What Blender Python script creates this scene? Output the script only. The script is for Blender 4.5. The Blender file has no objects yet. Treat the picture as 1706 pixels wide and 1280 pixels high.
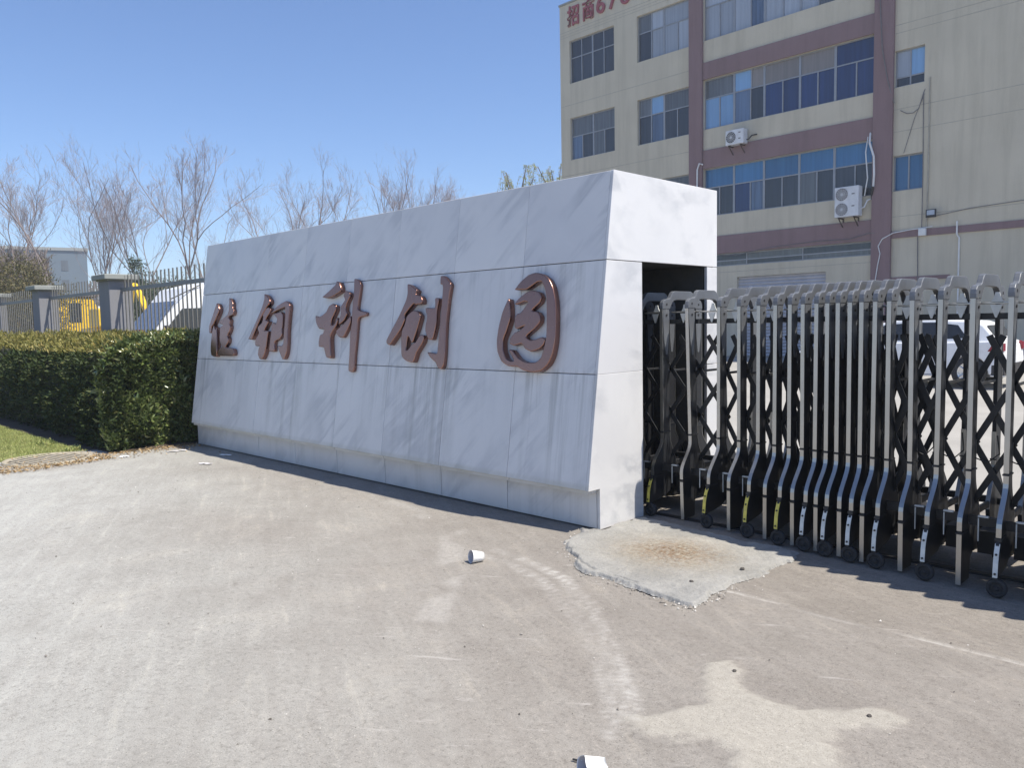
import bpy, bmesh, math, random
import numpy as np
from mathutils import Vector, Matrix, noise as mnoise

scene = bpy.context.scene
col = scene.collection
R = math.radians

# ---------------------------------------------------------------- camera
EYE = 1.5
FPX, YAW, PITCH, ROLL = 1310.811, R(44.589), R(4.377), R(-1.078)
fw = Vector((-math.sin(YAW) * math.cos(PITCH), math.cos(YAW) * math.cos(PITCH), -math.sin(PITCH)))
r0 = Vector((math.cos(YAW), math.sin(YAW), 0))
u0 = r0.cross(fw)
rt = r0 * math.cos(ROLL) + u0 * math.sin(ROLL)
up = -r0 * math.sin(ROLL) + u0 * math.cos(ROLL)
cd = bpy.data.cameras.new("camera")
cam = bpy.data.objects.new("camera", cd)
col.objects.link(cam)
M4 = Matrix((rt, up, -fw)).transposed().to_4x4()
M4.translation = Vector((0, 0, EYE))
cam.matrix_world = M4
cd.sensor_fit = 'HORIZONTAL'
cd.sensor_width = 36.0
cd.lens = 36.0 * FPX / 1706.0
cd.clip_start = 0.05
cd.clip_end = 4000
scene.camera = cam

# ---------------------------------------------------------------- sky, sun, exposure
SUN = Vector((0.50, 0.196, 1.0)).normalized()
SUN_EL = math.asin(SUN.z)
world = bpy.data.worlds.new("World")
scene.world = world
world.use_nodes = True
wn = world.node_tree
sky = wn.nodes.new("ShaderNodeTexSky")
sky.sky_type = 'NISHITA'
sky.sun_disc = False
sky.sun_elevation = SUN_EL
sky.sun_rotation = math.atan2(SUN.x, SUN.y)
sky.altitude = 0
sky.air_density = 1.0
sky.dust_density = 0.3
sky.ozone_density = 5.0
wb = wn.nodes.new("ShaderNodeMix")                      # the camera's cool white balance
wb.data_type = 'RGBA'; wb.blend_type = 'MULTIPLY'
wb.inputs[0].default_value = 1.0
wb.inputs[7].default_value = (1.03, 1.05, 1.16, 1)
wn.links.new(sky.outputs[0], wb.inputs[6])
wn.links.new(wb.outputs[2], wn.nodes["Background"].inputs[0])
wn.nodes["Background"].inputs[1].default_value = 0.106

sl = bpy.data.lights.new("sun", 'SUN')
sl.energy = 5.0
sl.angle = R(0.53)
sl.color = (1.0, 0.94, 0.83)
so = bpy.data.objects.new("sun", sl)
so.rotation_euler = SUN.to_track_quat('Z', 'Y').to_euler()
so.location = (10, 0, 30)
col.objects.link(so)

scene.view_settings.view_transform = 'Standard'
scene.view_settings.look = 'None'
scene.view_settings.gamma = 1.0
scene.view_settings.exposure = 0.5
scene.view_settings.use_curve_mapping = False

# ---------------------------------------------------------------- helpers
def tag(o, label=None, cat=None, group=None, kind=None):
    if label: o["label"] = label
    if cat: o["category"] = cat
    if group: o["group"] = group
    if kind: o["kind"] = kind
    return o

def thing(name, label, cat, loc=(0, 0, 0), rz=0.0, group=None):
    o = bpy.data.objects.new(name, None)
    o.empty_display_size = 0.1
    col.objects.link(o)
    o.location = loc
    o.rotation_euler = (0, 0, rz)
    return tag(o, label, cat, group)

def copy_tree(o, parent=None):
    c = o.copy()
    col.objects.link(c)
    c.parent = parent
    for ch in list(o.children):
        copy_tree(ch, c)
    return c

class MB:
    """collects shapes, then links them as ONE mesh object"""
    def __init__(self):
        self.v, self.f, self.m = [], [], []
    def add(self, vs, fs, mi=0):
        b = len(self.v)
        self.v += [tuple(x) for x in vs]
        self.f += [tuple(i + b for i in f) for f in fs]
        self.m += [mi] * len(fs)
        return self
    def box(self, x0, x1, y0, y1, z0, z1, mi=0):
        vs = [(x, y, z) for z in (z0, z1) for y in (y0, y1) for x in (x0, x1)]
        return self.add(vs, [(0, 2, 3, 1), (4, 5, 7, 6), (0, 1, 5, 4), (2, 6, 7, 3), (0, 4, 6, 2), (1, 3, 7, 5)], mi)
    def quad(self, a, b, c, d, mi=0):
        return self.add([a, b, c, d], [(0, 1, 2, 3)], mi)
    def prism(self, poly, axis, a, b, mi=0):
        """poly: 2-D outline in the two other axes (in xyz order), extruded from a to b along axis"""
        n = len(poly)
        def p3(p, t):
            return (t, p[0], p[1]) if axis == 0 else ((p[0], t, p[1]) if axis == 1 else (p[0], p[1], t))
        vs = [p3(p, a) for p in poly] + [p3(p, b) for p in poly]
        area = sum(poly[i][0] * poly[(i + 1) % n][1] - poly[(i + 1) % n][0] * poly[i][1] for i in range(n))
        fl = (area > 0) ^ (axis == 1) ^ (b < a)
        fs = []
        cap0, cap1 = tuple(range(n)), tuple(range(n, 2 * n))
        if fl:
            fs += [cap0[::-1], cap1]
            fs += [(i, (i + 1) % n, n + (i + 1) % n, n + i) for i in range(n)]
        else:
            fs += [cap0, cap1[::-1]]
            fs += [(i, n + i, n + (i + 1) % n, (i + 1) % n) for i in range(n)]
        return self.add(vs, fs, mi)
    def tube(self, pts, rad, n=6, mi=0, cap=True):
        pts = [Vector(p) for p in pts]
        rr = rad if isinstance(rad, (list, tuple)) else [rad] * len(pts)
        vs, fs = [], []
        prev = None
        for i, p in enumerate(pts):
            t = (pts[min(i + 1, len(pts) - 1)] - pts[max(i - 1, 0)])
            t = t.normalized() if t.length > 1e-9 else Vector((0, 0, 1))
            ref = prev if prev is not None else (Vector((0, 0, 1)) if abs(t.z) < 0.9 else Vector((1, 0, 0)))
            a = (ref - t * ref.dot(t))
            if a.length < 1e-6:
                a = t.orthogonal()
            a.normalize()
            prev = a
            b = t.cross(a)
            for k in range(n):
                th = 2 * math.pi * k / n
                vs.append(p + (a * math.cos(th) + b * math.sin(th)) * rr[i])
        for i in range(len(pts) - 1):
            for k in range(n):
                k2 = (k + 1) % n
                fs.append((i * n + k, i * n + k2, (i + 1) * n + k2, (i + 1) * n + k))
        if cap:
            fs.append(tuple(range(n))[::-1])
            fs.append(tuple(range((len(pts) - 1) * n, len(pts) * n)))
        return self.add(vs, fs, mi)
    def lathe(self, prof, c, axis, n=20, mi=0):
        """prof: list of (radius, height along axis); closed at ends where radius is 0"""
        vs, fs = [], []
        for r_, h in prof:
            for k in range(n):
                th = 2 * math.pi * k / n
                q = (r_ * math.cos(th), r_ * math.sin(th))
                p = (h, q[0], q[1]) if axis == 0 else ((q[1], h, q[0]) if axis == 1 else (q[0], q[1], h))
                vs.append((c[0] + p[0], c[1] + p[1], c[2] + p[2]))
        for i in range(len(prof) - 1):
            for k in range(n):
                k2 = (k + 1) % n
                fs.append((i * n + k, i * n + k2, (i + 1) * n + k2, (i + 1) * n + k))
        return self.add(vs, fs, mi)
    def build(self, name, mats, parent=None, off=(0, 0, 0), smooth=False, bevel=0, seg=2):
        me = bpy.data.meshes.new(name)
        ox, oy, oz = off
        me.from_pydata([(x - ox, y - oy, z - oz) for x, y, z in self.v], [], self.f)
        for m_ in (mats if isinstance(mats, (list, tuple)) else [mats]):
            me.materials.append(m_)
        if max(self.m or [0]) > 0:
            me.polygons.foreach_set("material_index", self.m)
        if smooth:
            me.polygons.foreach_set("use_smooth", [True] * len(me.polygons))
        me.update()
        o = bpy.data.objects.new(name, me)
        col.objects.link(o)
        if parent is not None:
            o.parent = parent
        else:
            o.location = off
        if bevel:
            b = o.modifiers.new("bevel", 'BEVEL')
            b.width = bevel
            b.segments = seg
            b.limit_method = 'ANGLE'
            b.angle_limit = R(40)
        return o

def np_mesh(name, verts, faces, mats, parent=None, attrs=None, smooth=False, off=(0, 0, 0)):
    """verts (n,3) array, faces (m,k) array"""
    verts = np.asarray(verts, dtype=np.float32) - np.asarray(off, dtype=np.float32)
    faces = np.asarray(faces, dtype=np.int32)
    me = bpy.data.meshes.new(name)
    k = faces.shape[1]
    me.vertices.add(len(verts))
    me.vertices.foreach_set("co", verts.ravel())
    me.loops.add(faces.size)
    me.loops.foreach_set("vertex_index", faces.ravel())
    me.polygons.add(len(faces))
    me.polygons.foreach_set("loop_start", np.arange(0, faces.size, k, dtype=np.int32))
    me.polygons.foreach_set("loop_total", np.full(len(faces), k, dtype=np.int32))
    if smooth:
        me.polygons.foreach_set("use_smooth", np.ones(len(faces), dtype=bool))
    for an, av in (attrs or {}).items():
        av = np.asarray(av, dtype=np.float32)
        if av.ndim == 1:
            a = me.attributes.new(an, 'FLOAT', 'POINT')
            a.data.foreach_set("value", av)
        else:
            a = me.attributes.new(an, 'FLOAT_COLOR', 'POINT')
            a.data.foreach_set("color", av.ravel())
    for m_ in (mats if isinstance(mats, (list, tuple)) else [mats]):
        me.materials.append(m_)
    me.update(calc_edges=True)
    o = bpy.data.objects.new(name, me)
    col.objects.link(o)
    if parent is not None:
        o.parent = parent
    else:
        o.location = off
    return o

# ---------------------------------------------------------------- materials
class NT:
    def __init__(self, name):
        self.mat = bpy.data.materials.new(name)
        self.mat.use_nodes = True
        self.t = self.mat.node_tree
        self.b = self.t.nodes["Principled BSDF"]
    def n(self, typ, **kw):
        nd = self.t.nodes.new(typ)
        for k, v in kw.items():
            if k in ("blend_type", "operation", "data_type", "attribute_name", "noise_dimensions", "clamp", "feature", "wave_type", "bands_direction"):
                setattr(nd, k, v)
            elif isinstance(k, str) and k in nd.inputs:
                nd.inputs[k].default_value = v
        return nd
    def l(self, a, b):
        self.t.links.new(a, b)
    def coord(self, space="Object", scale=(1, 1, 1), loc=(0, 0, 0), rot=(0, 0, 0)):
        if space == "World":
            src = self.t.nodes.new("ShaderNodeNewGeometry").outputs["Position"]
        else:
            src = self.t.nodes.new("ShaderNodeTexCoord").outputs[space]
        mp = self.t.nodes.new("ShaderNodeMapping")
        mp.inputs["Scale"].default_value = scale
        mp.inputs["Location"].default_value = loc
        mp.inputs["Rotation"].default_value = rot
        if any(rot):                                   # turn first, then stretch
            m0 = self.t.nodes.new("ShaderNodeMapping")
            m0.inputs["Rotation"].default_value = rot
            mp.inputs["Rotation"].default_value = (0, 0, 0)
            self.l(src, m0.inputs["Vector"])
            src = m0.outputs[0]
        self.l(src, mp.inputs["Vector"])
        return mp.outputs[0]
    def noise(self, vec, scale, detail=4, rough=0.55, dist=0.0):
        nd = self.t.nodes.new("ShaderNodeTexNoise")
        nd.inputs["Scale"].default_value = scale
        nd.inputs["Detail"].default_value = detail
        nd.inputs["Roughness"].default_value = rough
        nd.inputs["Distortion"].default_value = dist
        if vec is not None:
            self.l(vec, nd.inputs["Vector"])
        return nd.outputs["Fac"]
    def ramp(self, fac, stops):
        nd = self.t.nodes.new("ShaderNodeValToRGB")
        el = nd.color_ramp.elements
        while len(el) < len(stops):
            el.new(0.5)
        for e, (p, c) in zip(el, stops):
            e.position = p
            e.color = (c, c, c, 1) if not isinstance(c, (tuple, list)) else (*c, 1)
        self.l(fac, nd.inputs[0])
        return nd.outputs[0]
    def mix(self, fac, a, b, mode='MIX'):
        nd = self.t.nodes.new("ShaderNodeMix")
        nd.data_type = 'RGBA'
        nd.blend_type = mode
        for i, s in ((0, fac), (6, a), (7, b)):
            if isinstance(s, (int, float)):
                nd.inputs[i].default_value = s
            elif isinstance(s, (tuple, list)):
                nd.inputs[i].default_value = (*s, 1)
            else:
                self.l(s, nd.inputs[i])
        return nd.outputs[2]
    def math(self, op, a, b=None):
        nd = self.t.nodes.new("ShaderNodeMath")
        nd.operation = op
        for i, s in enumerate((a, b)):
            if s is None: continue
            if isinstance(s, (int, float)):
                nd.inputs[i].default_value = s
            else:
                self.l(s, nd.inputs[i])
        return nd.outputs[0]
    def bump(self, h, strength=0.3, dist=0.01):
        nd = self.t.nodes.new("ShaderNodeBump")
        nd.inputs["Strength"].default_value = strength
        nd.inputs["Distance"].default_value = dist
        self.l(h, nd.inputs["Height"])
        self.l(nd.outputs[0], self.b.inputs["Normal"])
    def base(self, c):
        if isinstance(c, (tuple, list)):
            self.b.inputs["Base Color"].default_value = (*c, 1)
        else:
            self.l(c, self.b.inputs["Base Color"])
    def set(self, **kw):
        for k, v in kw.items():
            k = k.replace("_", " ")
            if isinstance(v, (int, float)):
                self.b.inputs[k].default_value = v
            else:
                self.l(v, self.b.inputs[k])
        return self

def plain(name, c, rough=0.6, metal=0.0, var=0.15, scale=6.0, spec=0.5, bump=0.0, space="Object", det=5):
    """a surface with mottled colour, uneven gloss and a little relief"""
    m = NT(name)
    v = m.coord(space)
    f = m.noise(v, scale, det, 0.6)
    lo = tuple(x * (1 - var) for x in c)
    hi = tuple(min(1, x * (1 + var)) for x in c)
    m.base(m.ramp(f, [(0.3, lo), (0.7, hi)]))
    f2 = m.noise(v, scale * (3.1 if det > 3 else 0.7), min(det, 3))
    m.set(Roughness=m.ramp(f2, [(0.3, max(0.03, rough - 0.06)), (0.7, min(1, rough + 0.06))]), Metallic=metal)
    m.b.inputs["Specular IOR Level"].default_value = spec
    if bump:
        m.bump(m.noise(v, scale * 8, 4), bump, 0.01)
    return m.mat

def mat_concrete():
    m = NT("concrete")
    v = m.coord("World")
    big = m.noise(v, 0.45, 5, 0.6, 0.4)
    mid = m.noise(v, 2.3, 6, 0.65, 0.6)
    fine = m.noise(v, 38, 4, 0.7)
    grit = m.noise(v, 170, 3, 0.7)
    stretch = m.noise(m.coord("World", (0.9, 7.0, 1), rot=(0, 0, R(28))), 1.6, 5, 0.65, 0.5)
    # paler worn concrete towards the street side, darker and pinker by the gate
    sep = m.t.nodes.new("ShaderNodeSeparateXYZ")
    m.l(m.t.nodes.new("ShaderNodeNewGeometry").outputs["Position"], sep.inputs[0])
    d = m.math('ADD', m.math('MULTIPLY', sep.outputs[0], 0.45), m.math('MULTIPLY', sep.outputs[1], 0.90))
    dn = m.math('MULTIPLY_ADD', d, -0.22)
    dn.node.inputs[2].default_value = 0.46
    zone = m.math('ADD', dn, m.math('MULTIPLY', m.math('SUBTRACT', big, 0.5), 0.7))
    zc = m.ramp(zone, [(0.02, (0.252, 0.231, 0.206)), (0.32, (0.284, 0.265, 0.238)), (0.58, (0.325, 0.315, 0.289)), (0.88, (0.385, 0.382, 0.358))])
    blot = m.ramp(mid, [(0.33, (0.89, 0.885, 0.88)), (0.55, (1, 1, 1)), (0.72, (1.09, 1.08, 1.06))])
    c = m.mix(1.0, zc, blot, 'MULTIPLY')
    st = m.ramp(stretch, [(0.4, (0.93, 0.92, 0.915)), (0.58, (1.0, 1.0, 1.0)), (0.74, (1.2, 1.18, 1.14))])
    c = m.mix(0.85, c, st, 'MULTIPLY')
    sp = m.ramp(fine, [(0.33, (0.78, 0.775, 0.77)), (0.48, (1, 1, 1)), (0.60, (1.0, 1.0, 1.0)), (0.70, (1.26, 1.245, 1.22))])
    c = m.mix(1.0, c, sp, 'MULTIPLY')
    gr = m.ramp(grit, [(0.30, (0.42, 0.40, 0.38)), (0.42, (0.97, 0.97, 0.97)), (0.60, (1.0, 1.0, 1.0)), (0.72, (1.55, 1.52, 1.48))])
    c = m.mix(1.0, c, gr, 'MULTIPLY')
    # coarser worn aggregate and pale scuffs
    agg = m.noise(v, 15, 6, 0.75, 0.3)
    c = m.mix(0.9, c, m.ramp(agg, [(0.32, (0.93, 0.927, 0.925)), (0.5, (1, 1, 1)), (0.66, (1.06, 1.055, 1.05))]), 'MULTIPLY')
    scf = m.noise(m.coord("World", (1.0, 9.0, 1), rot=(0, 0, R(-35))), 2.6, 6, 0.75, 0.6)
    c = m.mix(m.math('MULTIPLY', m.ramp(scf, [(0.60, 0.0), (0.70, 1.0)]), 0.45), c, (0.46, 0.43, 0.40))
    # dark oily spots
    spot = m.ramp(m.noise(v, 9, 2, 0.5), [(0.69, 0.0), (0.76, 1.0)])
    c = m.mix(m.math('MULTIPLY', spot, 0.5), c, (0.17, 0.155, 0.14))
    at = m.n("ShaderNodeAttribute", attribute_name="mask")
    sc = m.t.nodes.new("ShaderNodeSeparateColor")
    m.l(at.outputs["Color"], sc.inputs[0])
    sandn = m.ramp(m.noise(v, 5, 5, 0.7), [(0.3, 0.72), (0.7, 1.0)])
    sand = m.math('MULTIPLY', sc.outputs[0], sandn)
    sandc = m.mix(1.0, m.ramp(fine, [(0.3, (0.325, 0.302, 0.26)), (0.7, (0.40, 0.374, 0.325))]), gr, 'MULTIPLY')
    c = m.mix(m.math('MULTIPLY', sand, 0.86), c, sandc)
    tyn = m.ramp(m.noise(v, 30, 3, 0.7), [(0.36, 0.45), (0.6, 1.0)])
    c = m.mix(m.math('MULTIPLY', m.math('MULTIPLY', sc.outputs[1], tyn), 0.9), c, (0.46, 0.44, 0.41))
    comb = m.noise(m.coord("World", (0.9, 30, 1), rot=(0, 0, R(0.5))), 1.5, 5, 0.7)
    combc = m.mix(1.0, c, m.ramp(comb, [(0.38, (0.94, 0.93, 0.925)), (0.62, (1.04, 1.035, 1.02))]), 'MULTIPLY')
    c = m.mix(sc.outputs[2], c, combc)
    soil = m.math('MULTIPLY', at.outputs["Alpha"], m.ramp(m.noise(v, 16, 5, 0.75), [(0.34, 0.0), (0.62, 1.0)]))
    c = m.mix(soil, c, m.ramp(fine, [(0.35, (0.10, 0.066, 0.04)), (0.65, (0.26, 0.18, 0.11))]))
    m.base(c)
    m.set(Roughness=0.92)
    m.b.inputs["Specular IOR Level"].default_value = 0.25
    h = m.math('ADD', m.math('MULTIPLY', grit, 0.5), m.math('ADD', m.math('MULTIPLY', fine, 0.8), m.math('MULTIPLY', mid, 1.5)))
    h = m.math('ADD', h, m.math('MULTIPLY', m.math('MULTIPLY', comb, sc.outputs[2]), 1.2))
    m.bump(h, 0.42, 0.008)
    return m.mat

def mat_patch():
    m = NT("rough_patch_cement")
    v = m.coord("World")
    mid = m.noise(v, 3.2, 6, 0.65, 0.7)
    fine = m.noise(v, 55, 5, 0.7)
    grit = m.noise(v, 190, 3, 0.7)
    c = m.ramp(mid, [(0.3, (0.225, 0.222, 0.215)), (0.5, (0.29, 0.284, 0.272)), (0.7, (0.36, 0.35, 0.332))])
    c = m.mix(0.8, c, m.ramp(fine, [(0.3, (0.8, 0.8, 0.8)), (0.5, (1, 1, 1)), (0.7, (1.12, 1.12, 1.1))]), 'MULTIPLY')
    c = m.mix(0.8, c, m.ramp(grit, [(0.28, (0.6, 0.58, 0.55)), (0.4, (1, 1, 1)), (0.7, (1.15, 1.15, 1.13))]), 'MULTIPLY')
    at = m.n("ShaderNodeAttribute", attribute_name="mask")
    sc = m.t.nodes.new("ShaderNodeSeparateColor")
    m.l(at.outputs["Color"], sc.inputs[0])
    halo = m.math('MULTIPLY', sc.outputs[0], m.ramp(m.noise(v, 6, 5, 0.7), [(0.3, 0.4), (0.65, 1.0)]))
    c = m.mix(m.math('MULTIPLY', halo, 0.8), c, (0.37, 0.335, 0.255))
    soil = m.math('MULTIPLY', at.outputs["Alpha"], m.ramp(m.noise(v, 34, 5, 0.75), [(0.36, 0.0), (0.56, 1.0)]))
    c = m.mix(soil, c, m.ramp(fine, [(0.35, (0.10, 0.066, 0.04)), (0.65, (0.27, 0.18, 0.11))]))
    m.base(c)
    m.set(Roughness=0.95)
    m.b.inputs["Specular IOR Level"].default_value = 0.2
    m.bump(m.math('ADD', m.math('MULTIPLY', mid, 2.0), m.math('ADD', fine, m.math('MULTIPLY', grit, 0.6))), 0.7, 0.01)
    return m.mat

def mat_marble():
    m = NT("white_marble")
    oi = m.t.nodes.new("ShaderNodeObjectInfo")
    tc = m.t.nodes.new("ShaderNodeNewGeometry").outputs["Position"]
    add = m.t.nodes.new("ShaderNodeVectorMath"); add.operation = 'ADD'
    cmb = m.t.nodes.new("ShaderNodeCombineXYZ")
    m.l(m.math('MULTIPLY', oi.outputs["Random"], 37.0), cmb.inputs[1])
    m.l(tc, add.inputs[0]); m.l(cmb.outputs[0], add.inputs[1])
    mp = m.t.nodes.new("ShaderNodeMapping")
    m0 = m.t.nodes.new("ShaderNodeMapping")
    m0.inputs["Rotation"].default_value = (0, R(44), 0)
    mp.inputs["Scale"].default_value = (0.42, 1.0, 3.0)
    m.l(add.outputs[0], m0.inputs["Vector"]); m.l(m0.outputs[0], mp.inputs["Vector"])
    vein = m.noise(mp.outputs[0], 0.9, 6, 0.6, 0.35)
    cloud = m.noise(add.outputs[0], 1.1, 5, 0.6, 0.8)
    tint = m.ramp(oi.outputs["Random"], [(0.0, (0.635, 0.63, 0.635)), (0.5, (0.65, 0.645, 0.647)), (1.0, (0.665, 0.66, 0.66))])
    c = m.mix(1.0, tint, m.ramp(cloud, [(0.3, (0.93, 0.933, 0.945)), (0.62, (1.02, 1.02, 1.02))]), 'MULTIPLY')
    v1 = m.ramp(vein, [(0.44, 0.0), (0.492, 1.0), (0.508, 1.0), (0.57, 0.0)])
    vm = m.math('MULTIPLY', v1, m.ramp(m.noise(add.outputs[0], 1.7, 3), [(0.42, 0.0), (0.66, 0.62)]))
    c = m.mix(vm, c, (0.40, 0.41, 0.435))
    vein2 = m.noise(mp.outputs[0], 2.3, 5, 0.6, 0.6)
    c = m.mix(m.math('MULTIPLY', m.ramp(vein2, [(0.60, 0.0), (0.76, 1.0)]), 0.22), c, (0.42, 0.425, 0.44))
    # rain streaks: dirt that ran down from the joints and the lettering
    sep = m.t.nodes.new("ShaderNodeSeparateXYZ"); m.l(tc, sep.inputs[0])
    st = m.noise(m.coord("World", (7.5, 1.0, 0.22)), 1.0, 6, 0.7, 0.25)
    st2 = m.noise(m.coord("World", (1.6, 1.0, 0.6)), 1.0, 4, 0.6, 0.5)
    zf = m.ramp(m.math('MULTIPLY', sep.outputs[2], 0.4), [(0.02, 0.25), (0.12, 0.4), (0.36, 0.85), (0.445, 1.25), (0.455, 1.1), (0.47, 0.30), (0.60, 0.3), (0.77, 0.5), (0.785, 0.0)])
    sm = m.math('MULTIPLY', m.math('MULTIPLY', m.ramp(st, [(0.49, 0.0), (0.64, 1.0)]), m.ramp(st2, [(0.40, 0.12), (0.66, 1.0)])), zf)
    geo = m.t.nodes.new("ShaderNodeNewGeometry")
    sn = m.t.nodes.new("ShaderNodeSeparateXYZ"); m.l(geo.outputs["Normal"], sn.inputs[0])
    front = m.math('GREATER_THAN', m.math('MULTIPLY', sn.outputs[1], -1.0), 0.5)
    c = m.mix(m.math('MULTIPLY', m.math('MULTIPLY', sm, front), 0.95), c, (0.27, 0.275, 0.265))
    # splash dirt on the plinth and a green-grey film under the overhang
    film = m.math('MULTIPLY', m.ramp(m.math('MULTIPLY', sep.outputs[2], 1.0), [(0.0, 0.55), (0.05, 0.22), (0.16, 0.05), (0.24, 0.12), (0.29, 0.6), (0.33, 0.55), (0.36, 0.0)]), m.ramp(m.noise(tc, 3.0, 5, 0.65), [(0.3, 0.3), (0.65, 1.0)]))
    c = m.mix(m.math('MULTIPLY', film, front), c, (0.42, 0.41, 0.35))
    m.base(c)
    m.set(Roughness=m.ramp(cloud, [(0.3, 0.34), (0.7, 0.5)]))
    m.b.inputs["Specular IOR Level"].default_value = 0.45
    m.bump(m.noise(tc, 60, 3), 0.06, 0.004)
    return m.mat

def mat_paint_wall(name, c, streak=0.5):
    m = NT(name)
    v = m.coord("Object")
    a = m.noise(v, 0.5, 5, 0.6)
    b = m.noise(m.coord("Object", (2.2, 2.2, 0.16)), 1.2, 6, 0.68, 0.3)
    f = m.noise(v, 26, 4, 0.7)
    cc = m.ramp(a, [(0.3, tuple(x * 0.93 for x in c)), (0.7, tuple(x * 1.05 for x in c))])
    cc = m.mix(streak, cc, m.ramp(b, [(0.35, (0.86, 0.86, 0.85)), (0.55, (1, 1, 1))]), 'MULTIPLY')
    cc = m.mix(0.6, cc, m.ramp(f, [(0.3, (0.93, 0.93, 0.93)), (0.6, (1.02, 1.02, 1.02))]), 'MULTIPLY')
    m.base(cc)
    m.set(Roughness=0.88)
    m.b.inputs["Specular IOR Level"].default_value = 0.25
    m.bump(f, 0.25, 0.01)
    return m.mat

def mat_glass(name, c, rough=0.06, var=0.3):
    m = NT(name)
    v = m.coord("Object")
    oi = m.t.nodes.new("ShaderNodeObjectInfo")
    folds = m.noise(m.coord("Object", (9, 1, 0.35)), 1.0, 4, 0.6)
    cc = m.ramp(folds, [(0.3, tuple(x * (1 - var) for x in c)), (0.7, tuple(x * (1 + var) for x in c))])
    cc = m.mix(1.0, cc, m.ramp(oi.outputs["Random"], [(0, (0.8, 0.8, 0.8)), (1, (1.15, 1.15, 1.15))]), 'MULTIPLY')
    m.base(cc)
    m.set(Roughness=rough)
    m.b.inputs["Specular IOR Level"].default_value = 0.6
    m.bump(m.noise(v, 1.3, 2), 0.04, 0.02)
    return m.mat

def mat_leaf(name, stops, rough=0.38, spec=0.5, trans=0.0):
    m = NT(name)
    at = m.n("ShaderNodeAttribute", attribute_name="rnd")
    lc = m.ramp(at.outputs["Fac"], stops)
    m.base(lc)
    if trans:
        tb = m.t.nodes.new("ShaderNodeBsdfTranslucent"); mx = m.t.nodes.new("ShaderNodeMixShader")
        m.l(lc, tb.inputs[0]); mx.inputs[0].default_value = trans
        m.l(m.b.outputs[0], mx.inputs[1]); m.l(tb.outputs[0], mx.inputs[2])
        m.l(mx.outputs[0], m.t.nodes["Material Output"].inputs[0])
    m.set(Roughness=rough)
    m.b.inputs["Specular IOR Level"].default_value = spec
    return m.mat

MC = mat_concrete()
MPATCH = mat_patch()
MARBLE = mat_marble()
M_CORE = plain("grey_mortar", (0.10, 0.10, 0.10), 0.9, bump=0.3)
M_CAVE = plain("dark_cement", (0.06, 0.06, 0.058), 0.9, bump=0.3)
M_COPPER = plain("brown_titanium", (0.325, 0.176, 0.140), 0.27, 1.0, 0.06, 2.0, det=2)
M_CREAM = mat_paint_wall("cream_render", (0.56, 0.508, 0.402), 0.8)
M_PURPLE = mat_paint_wall("mauve_render", (0.242, 0.166, 0.172), 0.75)
M_ALU = plain("grey_window_frame", (0.28, 0.295, 0.32), 0.45, 0.3, 0.08)
M_REDS = plain("red_sign_plastic", (0.30, 0.075, 0.09), 0.6, 0, 0.2, 3)
M_SHUT = plain("roller_shutter_metal", (0.42, 0.42, 0.45), 0.5, 0.3, 0.1, 2)
M_WHITEP = plain("white_plastic", (0.70, 0.70, 0.69), 0.5, 0, 0.08)
M_ACW = plain("dirty_white_casing", (0.62, 0.63, 0.65), 0.5, 0, 0.12, 4)
M_BLACKP = plain("black_plastic", (0.02, 0.02, 0.022), 0.55, 0, 0.3)
M_RUSTB = plain("rusty_bracket", (0.06, 0.04, 0.03), 0.8, 0, 0.4)
M_CABLE = plain("grey_cable", (0.16, 0.155, 0.16), 0.7, 0, 0.2)
M_STEEL = plain("brushed_steel", (0.44, 0.43, 0.41), 0.34, 0.92, 0.12, 3, det=3)
M_GATEG = plain("grey_gate_casting", (0.135, 0.143, 0.158), 0.45, 0.2, 0.12, 5, det=3)
M_GATED = plain("dark_gate_metal", (0.013, 0.0135, 0.016), 0.55, 0.0, 0.2, 5, det=3)
M_GATEB = plain("black_gate_metal", (0.010, 0.0105, 0.012), 0.55, 0.0, 0.25, 8)
M_RUB = plain("black_rubber", (0.022, 0.022, 0.024), 0.75, 0, 0.3, 14)
M_YELT = plain("worn_yellow_tape", (0.62, 0.52, 0.10), 0.5, 0, 0.18, 20)
M_WHTT = plain("worn_white_tape", (0.62, 0.63, 0.60), 0.5, 0, 0.15, 20)
M_FENCE = plain("grey_fence_paint", (0.20, 0.205, 0.21), 0.55, 0.1, 0.12)
M_FENCEB = plain("taupe_fence_bar", (0.17, 0.165, 0.15), 0.55, 0.1, 0.12)
M_PIER = mat_paint_wall("grey_pier_render", (0.24, 0.24, 0.255))
M_PIERC = mat_paint_wall("pier_cap_concrete", (0.30, 0.31, 0.29))
M_YELLOW = plain("yellow_machine_paint", (0.85, 0.54, 0.025), 0.38, 0, 0.12)
M_DARKG = mat_glass("dark_vehicle_glass", (0.022, 0.025, 0.03), 0.05, 0.2)
M_VANW = plain("white_vehicle_paint", (0.78, 0.785, 0.79), 0.28, 0, 0.04, 3)
M_TRIM = plain("dark_car_trim", (0.035, 0.033, 0.035), 0.6, 0, 0.2)
M_RED = plain("red_lamp_plastic", (0.26, 0.008, 0.022), 0.2, 0, 0.2)
M_RIM = plain("alloy_rim", (0.62, 0.63, 0.65), 0.28, 0.9, 0.08)
M_PAPER = plain("white_paper", (0.80, 0.80, 0.79), 0.75, 0, 0.05, 20)
M_PAPERIN = plain("paper_inside", (0.56, 0.54, 0.55), 0.8, 0, 0.08, 30)
M_STONE = plain("dark_pebble", (0.085, 0.075, 0.065), 0.85, 0, 0.35, 20, bump=0.4)
M_IRON = plain("weathered_cover_resin", (0.335, 0.295, 0.225), 0.85, 0, 0.2, 8, bump=0.4)
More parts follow.
